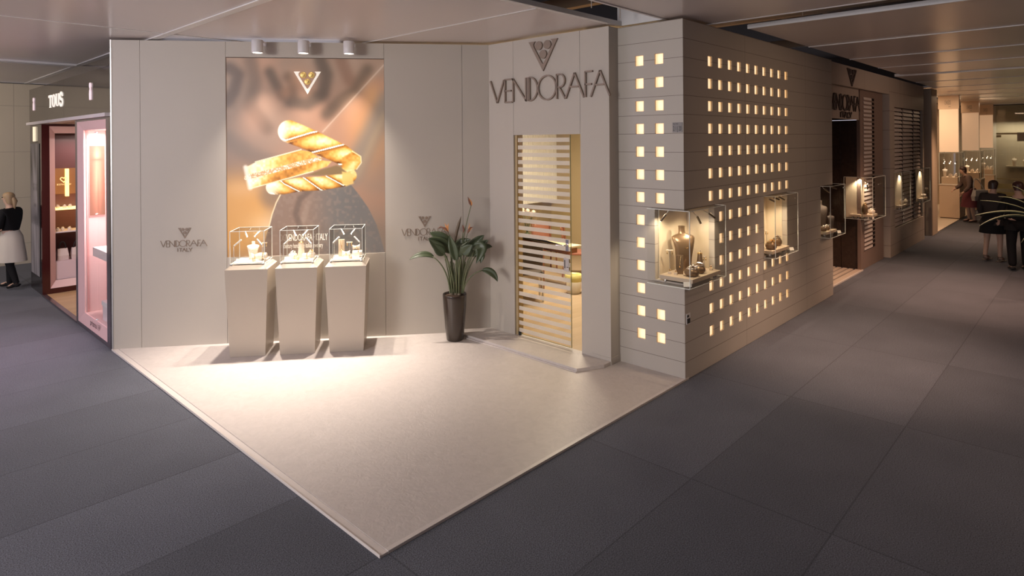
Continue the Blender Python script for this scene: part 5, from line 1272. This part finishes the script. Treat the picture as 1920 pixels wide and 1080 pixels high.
# louvred wall
struct('wall_louvre', MB().box(13.285, 13.70, YA, .40, .002, 3.93).box(13.70, 16.66, YA, .40, .002, .60).box(13.70, 16.66, YA, .40, 3.30, 3.93).box(16.66, 16.80, YA, .40, .002, 3.93).box(13.70, 16.66, .30, .40, .60, 3.30), louv_m)
lv = thing('slat_screen', 'wide louvred screen of pale slats in three columns', 'screen', (13.70, YA, .60), 0)
mb = MB(); m2 = MB()
cols = [(.02, .86), (.98, 1.94), (2.10, 2.78)]
for k in range(29):
    z = 2.61 - k * .0925
    for a, b in cols: mb.add([(a, .06, z), (b, .06, z), (b, .020, z + .006), (a, .020, z + .006), (a, .045, z + .074), (b, .045, z + .074)], [(0, 1, 2, 3), (3, 2, 5, 4), (0, 3, 4), (1, 5, 2), (0, 4, 5, 1)])
for a in (.865, 1.945, 2.785): m2.box(a, a + .11, .05, .09, .01, 2.69)
mb.build('slats', whs, lv); m2.build('gaps', dks, lv)
MB().box(.005, 2.95, .10, .195, .005, 2.695).build('backing', MATS['taupe_board_lower'], lv)
def far_case(label, pl, pc, pr, items, tagn):
    x0 = hit(pl, 360, (0, YA, 0), (0, -1, 0)).x
    best = min((abs((lambda P: 960 + FPX * P.dot(RT) / P.dot(FW))(Vector((x0, YA - q, 1.5)) - CAM) - pc), q) for q in [k * .01 for k in range(5, 60)])[1]
    y0 = YA - best; x1 = hit(pr, 360, (0, y0, 0), (0, -1, 0)).x
    wall_case(label, x0, x1, y0, YA - .002, VZ0, VZ1, ('left', 'front', 'right', 'top', 'bottom'), x0, y0,
              [((x0 + .1, YA - .05, 1.835), (x0 + .12, YA - .07, 1.80), (x0 + .3, YA - .12, 1.74))])
    q = MB().box(x0 + .01, x1 - .15, YA - .020, YA - .004, VZ0 + .01, VZ1 - .01).build(tagn, niche_m); q['kind'] = 'structure'
    case_light(((x0 + x1) / 2, YA - best * .5, 1.82), ((x0 + x1) / 2, YA - best * .55, 1.1), VIT_W, size=125)
    j_plate('beige slab in the ' + items, ((x0 + x1) / 2 - .1, YA - best * .5 - .01, ZP), (x1 - x0) * .68, best * .7, .045, 0, cloth_m, .035)
    return x0, x1, y0, best
x0, x1, y0, q = far_case('glass show case in the middle of the louvred screen', 1676, 1691, 1707, 'show case in the middle of the louvred screen', 'niche_6')
j_dome('left low bracelet stand in the louvred screen show case', (x0 + .35, y0 + q * .5, ZT + .001), .045, .12, pale_m)
j_dome('right low bracelet stand in the louvred screen show case', (x0 + .75, y0 + q * .5, ZT + .001), .045, .10, cloth_m)
x0, x1, y0, q = far_case('glass show case at the far end of the louvred screen', 1716, 1730.5, 1744, 'show case at the far end of the louvred screen', 'niche_7')
j_roll('pale bracelet roll in the far louvred screen show case', (x0 + .5, y0 + q * .46, ZT + .001), .10, .075, 1.57)
j_bust('dark low bust in the far louvred screen show case', (x0 + .95, y0 + q * .55, ZT + .001), -.6, .26, dark_disp)

# ------------------------------------------------------------------ cream stand at the end of the aisle
cream_w = mat('cream_stand', (.72, .55, .40), .5)
struct('wall_stand_side', MB().box(17.48, 17.58, .05, 1.5, .002, 3.92), mat('side_board', (.38, .28, .20), .5))
struct('wall_stand_front', MB().box(17.581, 18.25, .05, .13, .002, 3.92), cream_w)
struct('wall_stand_back', MB().box(17.6, 31, 1.45, 1.52, .002, 3.93), cream_w)
struct('floor_stand', MB().box(18.26, 30, .07, 1.44, .001, .025), mat('white_floor', (.78, .66, .52), .35))
text_words = ['CHASSOS', 'CHASSOS', 'CHASSOS']
litp = mat('lit_cream_panel', (.82, .66, .50), .5, emit=(1.0, .62, .36), estr=.28)
for k, (X, ya, yb_, zt, zb, hz0, hz1, lab) in enumerate(((21.35, .50, .0, 3.50, 2.16, 3.505, 3.925, 'nearest'), (25.5, .48, -.01, 3.50, 2.15, 3.505, 3.925, 'middle'), (28.9, .36, -.06, 3.50, 2.20, 3.505, 3.925, 'farthest'))):
    t = thing('hanging_panel', f'{lab} of the glowing cream panels hanging over the counters', 'panel', (X, ya, zb), -PI / 2, 'cream panels at the aisle end')
    wd = ya - yb_
    MB().box(0, wd, -.01, .10, 0, zt - zb).build('light_panel', litp, t)
    MB().box(-.02, wd + .02, -.03, .12, hz0 - zb, hz1 - zb).build('header', cream_w, t)
    fit_text(text_words[k], .13, wd * .30, 3.64 - zb, wd * .62, sign_m, 'lettering', t, -.034)
    fit_text('GIOIELLI', .035, wd * .5, 3.56 - zb, wd * .62, sign_m, 'lettering', t, -.034)
for k, (X, ya, yb_, dpt, lab) in enumerate(((21.9, .60, .06, 2.2, 'nearest'), (25.6, .50, -.05, 2.0, 'middle'), (29.0, .38, -.08, .9, 'farthest'))):
    wd = ya - yb_
    t = thing('counter', f'{lab} cream counter of the stand at the aisle end', 'counter', (X, ya, .026), -PI / 2, 'cream counters at the aisle end')
    MB().box(0, wd, 0, dpt * .5, .03, 1.06).build('body', cream_w, t); MB().box(-.015, wd + .015, -.015, dpt * .5, 1.0605, 1.085).build('top', mat('counter_top', (.82, .68, .54), .3), t)
    MB().box(.02, wd - .02, .02, dpt * .5, 0, .029).build('plinth', sign_m, t)
    g_ = thing('glass_case', f'tall glass case standing on the {lab} cream counter', 'display case', (X, ya, 1.122), -PI / 2, 'glass cases at the aisle end')
    glass_box(g_, .005, wd - .005, .0, dpt * .45, 0, 1.0, ('left', 'right', 'front', 'back', 'top'), .01, .014)
    j_plate(f'cream block inside the glass case on the {lab} counter', (X + .02 + dpt * .19, (ya + yb_) / 2, 1.1225), dpt * .34, wd * .8, .22, 0, cream_w, 0)
    for q in range(3):
        y = ya - wd * (.22 + .28 * q); nm = ('left', 'middle', 'right')[q]
        if q == 0: j_bust(f'pale bust at the left in the glass case on the {lab} counter', (X + min(.25, dpt * .2), y, 1.3435), -1.2, .30, pale_m)
        else: j_dome(f'pale jewellery stand at the {nm} in the glass case on the {lab} counter', (X + min(.25, dpt * .2), y, 1.3435), .055, .12, pale_m)
        rod_spot(g_, [(wd * (.22 + .28 * q), .3, .99), (wd * (.22 + .28 * q), .28, .72)], (wd * (.22 + .28 * q), .28, .72), (wd * (.22 + .28 * q) - .02, .20, .66), chrome_m, .016)
    case_light((X + .3, (ya + yb_) / 2, 2.05), (X + .25, (ya + yb_) / 2, 1.3), VIT_W * 1.4, (1, .78, .55), 100)
light('stand_lamp', 'AREA', (20.0, .6, 3.85), 70, (1, .70, .45), (20.2, .5, 0), shape='RECTANGLE', size=2.6, size_y=.6)
light('stand_lamp', 'AREA', (25.5, .9, 3.85), 60, (1, .68, .42), (25.2, .6, 0), shape='RECTANGLE', size=4, size_y=.6)
# glass fronted stand closing the aisle
gw = mat('olive_glass_wall', (.30, .27, .20), .12, spec=.6)
struct('wall_far', MB().box(30.5, 30.6, -7, 1.4, .002, 3.93), mat('far_wall', (.50, .455, .38), .5))
fg = thing('glass_partition', 'glass partition with a dark handrail closing the far end of the aisle', 'partition', (29.6, -.10, 0), -PI / 2)
MB().box(0, 6, 0, .02, .02, 3.9).build('glass_pane', glass_mat('tinted_glass', (.86, .85, .80), .8), fg)
MB().box(0, 6, -.03, -.001, 2.72, 2.79).build('rail', mat('olive_rail', (.24, .19, .09), .4), fg)
MB().box(0, 6, -.02, -.001, .92, .97).box(1.02, 1.05, -.02, -.001, .02, .919).build('rail', MATS['olive_rail'], fg)
MB().box(0, 6, -.015, -.001, .55, .75).box(0, 6, -.015, -.001, .22, .42).build('band', mat('yellow_band', (.30, .25, .11), .4), fg)
MB().box(0, .16, -.028, -.002, 2.61, 2.70).build('plate', MATS['olive_rail'], fg)
MB().box(.66, 1.02, -.05, -.031, 2.45, 2.80).build('notice', mat('brown_notice', (.17, .13, .08), .4), fg)
sh = thing('shelf_unit', 'lit shelf of jewellery behind the glass partition', 'shelf', (30.2, -.35, 1.42), -PI / 2)
MB().box(0, 3, -.1, .28, 0, .03).build('shelf_board', mat('pale_board', (.7, .62, .5), .4), sh)
for k, (y, h) in enumerate(((-.62, .36), (-.95, .30), (-1.25, .34))):
    j_bust(f'{("left", "middle", "right")[k]} pale bust on the lit shelf behind the glass partition', (30.15, y, 1.4515), -1.3, h, pale_m)
light('shelf_lamp', 'AREA', (29.95, -1.0, 3.2), 25, (1, .86, .62), (30.15, -1.0, 1.4), shape='RECTANGLE', size=2, size_y=.3)
# ------------------------------------------------------------------ people
def skin_eval(nodes, edges, sub=1):
    me = bpy.data.meshes.new('tmp'); me.from_pydata([n[0] for n in nodes], edges, []); o = bpy.data.objects.new('tmp', me); COL.objects.link(o)
    o.modifiers.new('skin', 'SKIN').use_smooth_shade = True
    for i, n in enumerate(nodes):
        d = me.skin_vertices[0].data[i]; r = n[1]; d.radius = r if isinstance(r, tuple) else (r, r); d.use_root = (i == 0)
    if sub: s = o.modifiers.new('sub', 'SUBSURF'); s.levels = sub; s.render_levels = sub
    dg = bpy.context.evaluated_depsgraph_get(); m = bpy.data.meshes.new_from_object(o.evaluated_get(dg))
    V = [tuple(v.co) for v in m.vertices]; F = [tuple(f.vertices) for f in m.polygons]
    bpy.data.objects.remove(o); bpy.data.meshes.remove(me); bpy.data.meshes.remove(m)
    return V, F
def skin_mb(nodes, edges, sub=2): return MB().add(*skin_eval(nodes, edges, sub), True)
skin_c = mat('skin', (.56, .36, .27), .5, spec=.35)
eye_m = mat('eye', (.04, .03, .03), .2)
def person(label, loc, rz, h=1.70, lean=0.0, stride=0.0, arms=None, head_turn=0.0, skin=skin_c, hair=None, hair_len=0.0, tops=None, bottoms=None, tights=None, shoes=None, wide=1.0):
    """local frame: faces -y; every joint is laid out for a 1.75 m figure and scaled"""
    k = h / 1.75; t = thing('person', label, 'person', loc, rz)
    V = lambda x, y, z: Vector((x * wide, y, z))
    ln = lambda p: Vector((p.x, p.y - math.sin(lean) * max(0, p.z - .95), p.z - (1 - math.cos(lean)) * max(0, p.z - .95)))
    pel, wst, chs, nb, nk = V(0, 0, .97), ln(V(0, 0, 1.10)), ln(V(0, .01, 1.30)), ln(V(0, .015, 1.45)), ln(V(0, .005, 1.52))
    hl, hm, hT = ln(V(0, -.03, 1.575)), ln(V(0, -.015, 1.65)), ln(V(0, .0, 1.715))
    sh = [ln(V(s * .185, .01, 1.41)) for s in (-1, 1)]
    arms = arms or [((-.24, .02, 1.12), (-.25, -.06, .88)), ((.24, .02, 1.12), (.25, -.06, .88))]
    hip = [V(s * .09, 0, .91) for s in (-1, 1)]
    kn = [V(-.10, -.03 - stride * .5, .50), V(.10, -.02 + stride * .35, .50)]
    an = [V(-.10, .02 - stride, .085), V(.10, .03 + stride, .085 + .03 * (stride > .05))]
    toe = [a + Vector((0, -.16, -.045 if a.z < .1 else -.075)) for a in an]
    heel = [a + Vector((0, .045, -.04)) for a in an]
    nodes = [(pel, (.155 * wide, .115)), (wst, (.130 * wide, .10)), (chs, (.150 * wide, .11)), (nb, (.085, .075)), (nk, (.052, .055)), (hl, (.062, .075)), (hm, (.076, .096)), (hT, (.055, .065))]
    edges = [(0, 1), (1, 2), (2, 3), (3, 4), (4, 5), (5, 6), (6, 7)]
    wr = []
    for i in (0, 1):
        e, w_ = ln(V(*arms[i][0])) if arms[i][0][2] > .97 else V(*arms[i][0]), V(*arms[i][1]); wr.append((e, w_))
        b = len(nodes); nodes += [(sh[i], .058), (e, .043), (w_, .029)]; edges += [(2, b), (b, b + 1), (b + 1, b + 2)]
        d = (w_ - e).normalized(); nodes.append((w_ + d * .075, (.036, .020))); edges.append((b + 2, b + 3))
        b = len(nodes); nodes += [(hip[i], .092), (kn[i], .058), (an[i], .040), (toe[i], (.036, .028))]; edges += [(0, b), (b, b + 1), (b + 1, b + 2), (b + 2, b + 3)]
    sc = lambda p: tuple(Vector(p) * k)
    sn = lambda nd, add=0.0: [(sc(p), tuple((q + add) * k for q in (r if isinstance(r, tuple) else (r, r)))) for p, r in nd]
    body = skin_mb(sn(nodes), edges)
    fw = (hm - ln(V(0, .08, 1.65))).normalized()
    body.tube([sc(hm + Vector((0, -.088, .02))), sc(hm + Vector((0, -.106, -.015))), sc(hm + Vector((0, -.098, -.024)))], [.006 * k, .013 * k, .012 * k], 6)
    for s in (-1, 1): body.sphere(sc(hm + Vector((s * .076, .012, -.01))), .026 * k, 8, (.35, .7, 1.1))
    body.sphere(sc(hm + Vector((0, -.085, -.058))), .022 * k, 8, (1.1, .45, .35))
    for i in (0, 1):                               # five fingers and a thumb side
        e, w_ = wr[i]; d = (w_ - e).normalized(); s = -1 if i == 0 else 1
        acr = Vector((0, 1, 0)) if abs(d.z) > .6 else Vector((1, 0, 0)); acr = (acr - d * acr.dot(d)).normalized(); crl = d.cross(acr) * s
        p0 = w_ + d * .085
        for q, L_ in enumerate((.062, .072, .078, .068)):
            a = p0 + acr * ((q - 1.5) * .017); body.tube([sc(a - d * .02), sc(a + d * L_ * .45), sc(a + d * L_ * .8 + crl * .014), sc(a + d * L_ * .92 + crl * .032)], [.0088 * k, .0085 * k, .0078 * k, .006 * k], 6)
        a = w_ + d * .035 - acr * .03; body.tube([sc(a), sc(a - acr * .022 + d * .03), sc(a - acr * .026 + d * .055 + crl * .008)], [.010 * k, .0095 * k, .007 * k], 6)
    body.build('body', skin, t)
    for s in (-1, 1): MB().sphere(sc(hm + Vector((s * .030, -.087, .012))), .010 * k, 8).build('eye', eye_m, t)
    if hair:
        mb = MB(); rings = []
        for z, a, b, oy in ((-.075 - hair_len * .2, .074, .05, .055), (-.03, .086, .072, .035), (.02, .089, .092, .014), (.06, .084, .095, .008), (.09, .062, .072, .006), (.108, .02, .025, .005)):
            rings.append([sc(hm + Vector((math.cos(q) * a, math.sin(q) * b + oy, z))) for q in [2 * PI * j / 18 for j in range(18)]])
        mb.loft(rings)
        if hair_len > .1: mb.tube([sc(hm + Vector((0, .085, .0))), sc(hm + Vector((0, .115, -.06))), sc(hm + Vector((0, .11, -.06 - hair_len)))], [.04 * k, .045 * k, .012 * k], 8)
        mb.build('hair', hair, t)
    arm_i = lambda i: 8 + i * 8
    def top(m, hem, fl, sleeve=.96, name='jacket', thick=.020):
        nd = [(ln(V(0, 0, .93 if hem < .9 else 1.03)), (.150 * wide, .115)), (wst, (.135 * wide, .105)), (chs, (.150 * wide, .113)), (nb, (.085, .078))]; ed = [(0, 1), (1, 2), (2, 3)]
        for i in (0, 1):
            e, w_ = wr[i]; b = len(nd); nd += [(sh[i], .062), (e, .046), (e.lerp(w_, sleeve), .034)]; ed += [(2, b), (b, b + 1), (b + 1, b + 2)]
        mb = skin_mb(sn(nd, thick), ed)
        if hem < .9:
            rings = []
            for z, f in ((.99, 0), (.93, .12), ((hem + .93) / 2, .6), (hem, 1.0)):
                rings.append([sc(Vector((math.cos(q) * (.185 * wide + fl * f + .008 * math.sin(7 * q) * f), math.sin(q) * (.150 + fl * f + .008 * math.cos(6 * q) * f), z))) for q in [2 * PI * j / 30 for j in range(30)]])
            mb.loft(rings)
        mb.build(name, m, t)
    if bottoms:
        kind, m, hem, fl = bottoms
        if kind == 'skirt':
            rings = []
            for z, f in ((1.06, 0), (.95, .45), ((hem + .95) / 2, .75), (hem, 1.0)):
                rings.append([sc(Vector((math.cos(q) * (.135 * wide + (.05 + fl) * f + .007 * math.sin(9 * q) * f), math.sin(q) * (.115 + (.045 + fl + abs(stride) * .5) * f), z))) for q in [2 * PI * j / 36 for j in range(36)]])
            MB().loft(rings).build('skirt', m, t)
        else:
            nd = [(pel, (.150 * wide, .115))]; ed = []
            for i in (0, 1):
                b = len(nd); nd += [(hip[i], .098), (kn[i], .068), (an[i] + Vector((0, 0, -.01)), .056)]; ed += [(0, b), (b, b + 1), (b + 1, b + 2)]
            skin_mb(sn(nd, .014), ed).build('trousers', m, t)
    if tights:
        mb = MB()
        for i in (0, 1): mb.tube([sc(hip[i] + Vector((0, 0, -.02))), sc(hip[i].lerp(kn[i], .5)), sc(kn[i]), sc(kn[i].lerp(an[i], .35)), sc(an[i])], [.066 * k, .078 * k, .062 * k, .062 * k, .044 * k], 12)
        mb.build('tights', tights, t)
    for a in (tops or []): top(*a)
    if shoes:
        for i in (0, 1):
            MB().add(*skin_eval(sn([(an[i] + Vector((0, .01, .0)), .048), (heel[i], (.040, .034)), (an[i].lerp(toe[i], .6) + Vector((0, 0, -.015)), (.044, .030)), (toe[i] + Vector((0, -.02, 0)), (.034, .024))]), [(0, 1), (0, 2), (2, 3)], 2), True).build('shoe', shoes, t)
    return t, k, sc
blk = mat('black_cloth', (.012, .011, .012), .8, spec=.2)
blond = mat('blond_hair', (.40, .27, .15), .5)
darkh = mat('dark_brown_hair', (.045, .022, .016), .45)
facing = lambda d: math.atan2(d.x, -d.y)
# woman walking past the left shop
P = onz(22, 541)
person('woman with tied blond hair in black top and cream skirt walking past the left shop', (P.x, P.y, .001), facing(-RT0), 1.74, .05, .14,
       [((-.20, -.06, 1.14), (-.13, -.26, 1.06)), ((.20, -.04, 1.14), (.14, -.27, 1.08))], hair=blond, hair_len=.14, tops=[(blk, .95, 0, .97, 'top', .014)],
       bottoms=('skirt', mat('cream_cloth', (.66, .59, .51), .8), .50, .02), tights=blk, shoes=blk)
# woman looking into the cream counters
P = Vector((21.40, -.30, 0))
t, k, sc = person('woman in a long maroon coat with a grey shoulder bag bending over the cream counters', (P.x, P.y, .001), facing(Vector((-.45, .9, 0))), 1.74, .30, .03,
       [((-.24, -.14, 1.14), (-.20, -.36, 1.02)), ((.26, -.08, 1.12), (.22, -.28, .94))], hair=darkh, hair_len=.05, tops=[(mat('brown_grey_jacket', (.10, .065, .055), .85), .95, 0)],
       bottoms=('skirt', mat('maroon_cloth', (.085, .012, .020), .8), .48, .10), tights=mat('pale_tights', (.42, .33, .30), .7), shoes=mat('brown_shoe', (.05, .02, .015), .4))
bgm = mat('grey_canvas', (.24, .225, .22), .7)
pb = Vector((P.x, P.y, 0)) - Vector((FW.x, FW.y, 0)) * .30 + RT0 * .02
bg_ = thing('shoulder_bag', 'grey shoulder bag hanging at the hip of the woman in maroon', 'bag', (pb.x, pb.y, .70), TH - PI / 2 + .2)
MB().loft([[(-.22, -.06, 0), (.22, -.06, 0), (.22, .05, 0), (-.22, .05, 0)], [(-.24, -.08, .14), (.24, -.08, .14), (.24, .06, .14), (-.24, .06, .14)], [(-.20, -.04, .33), (.20, -.04, .33), (.20, .03, .33), (-.20, .03, .33)]], True, False).build('body', bgm, bg_, bevel=.02)
MB().box(-.23, .23, -.095, -.065, .14, .32).build('flap', mat('pale_grey_flap', (.36, .34, .33), .7), bg_, bevel=.008)
MB().tube(bez([(-.19, .0, .32), (-.10, .12, .78), (.10, .16, .74), (.19, .0, .32)], 10), .012, 6).build('strap', bgm, bg_)
# walking woman in black, bare legs
P = onz(1862, 490)
person('woman with bare legs in black knee-length dress and sandals walking down the aisle', (P.x, P.y, .001), facing(RT0 * .8 + FW * .45), 1.70, .04, .07,
       [((-.24, .03, 1.13), (-.25, -.10, .90)), ((.24, -.02, 1.13), (.23, -.14, .93))], hair=darkh, hair_len=.04, tops=[(mat('brown_black_jacket', (.035, .025, .022), .85), .80, .05)],
       bottoms=('skirt', blk, .62, .05), shoes=None, wide=1.08)
sl = mat('strap_leather', (.10, .07, .06), .4)
tp = [o for o in COL.objects if o.name.startswith('person')][-1]
kk = 1.70 / 1.75
for i, (x, y, z) in enumerate(((-.10, .02 - .07, .085), (.10, .03 + .07, .115))):
    y0 = y * kk; z0 = max(0.0, (z - .085)) * kk
    MB().box(x * kk - .042, x * kk + .042, y0 - .21, y0 + .07, z0 - .0 , z0 + .012).torus((x * kk, y0 - .10, z0 + .03), .044, .008, (0, 1, .4), 16, 6).torus((x * kk, y0 - .02, z0 + .055), .046, .008, (0, .7, .7), 16, 6).torus((x * kk, y0 + .0, z0 + .10), .046, .007, (0, 0, 1), 16, 6).build('sandal', sl, tp)
# man in a dark suit at the picture's right edge
P = onz(1911, 508)
person('man in a dark suit seen from behind at the right end of the aisle', (P.x, P.y, .001), facing(FW * .9 + RT0 * .3), 1.74, .03, .02,
       [((-.25, -.01, 1.13), (-.23, -.14, .96)), ((.25, -.01, 1.13), (.22, -.16, .98))], hair=mat('auburn_hair', (.06, .022, .018), .45), tops=[(blk, .80, .02)],
       bottoms=('trousers', blk, 0, 0), shoes=black_m, wide=1.22)
# ------------------------------------------------------------------ palm reaching in from the right
G = onz(1992, 560)
pm = thing('potted_plant', 'palm with long narrow pale green leaves reaching in at the right edge', 'plant', (G.x, G.y, .001), 0)
MB().lathe([(.13, 0), (.16, .30), (.165, .33), (.15, .33), (.14, .29), (.001, .28)], 24).build('pot', pot_m, pm)
MB().tube([(0, 0, .28), (.01, 0, .6), (0, .01, .95)], [.03, .025, .02], 8).build('trunk', mat('palm_trunk', (.16, .11, .07), .8), pm)
palm_m = mat('palm_leaf', (.10, .12, .075), .5)
def qp(x, y): return hit(x, y, G, PF) - Vector((G.x, G.y, 0))
for pts, w in (([(1990, 440), (1950, 375), (1915, 352), (1898, 349)], .022), ([(1990, 440), (1950, 390), (1910, 368), (1872, 369)], .024), ([(1990, 445), (1950, 395), (1900, 378), (1838, 376)], .022), ([(1990, 445), (1945, 390), (1890, 390), (1828, 404)], .034), ([(1990, 448), (1945, 393), (1880, 395), (1836, 424)], .034), ([(1992, 445), (2030, 390), (2060, 370), (2090, 380)], .03), ([(1992, 445), (2000, 380), (2010, 330), (2025, 300)], .03), ([(1990, 446), (1960, 420), (1935, 425), (1915, 455)], .03)):
    b = bez([qp(*q) for q in pts], 14); rings = []
    for i, p in enumerate(b):
        T = (b[min(i + 1, 14)] - b[max(i - 1, 0)]).normalized(); sd = T.cross(-PF + Vector((0, 0, .6))).normalized(); wv = .62 * w * max(.03, math.sin(PI * (.08 + .9 * i / 14)) ** .6)
        up = sd.cross(T)
        rings.append([tuple(p + sd * wv), tuple(p + up * wv * .25), tuple(p - sd * wv), tuple(p - up * wv * .1)])
    MB().loft(rings).build('leaf', palm_m, pm)
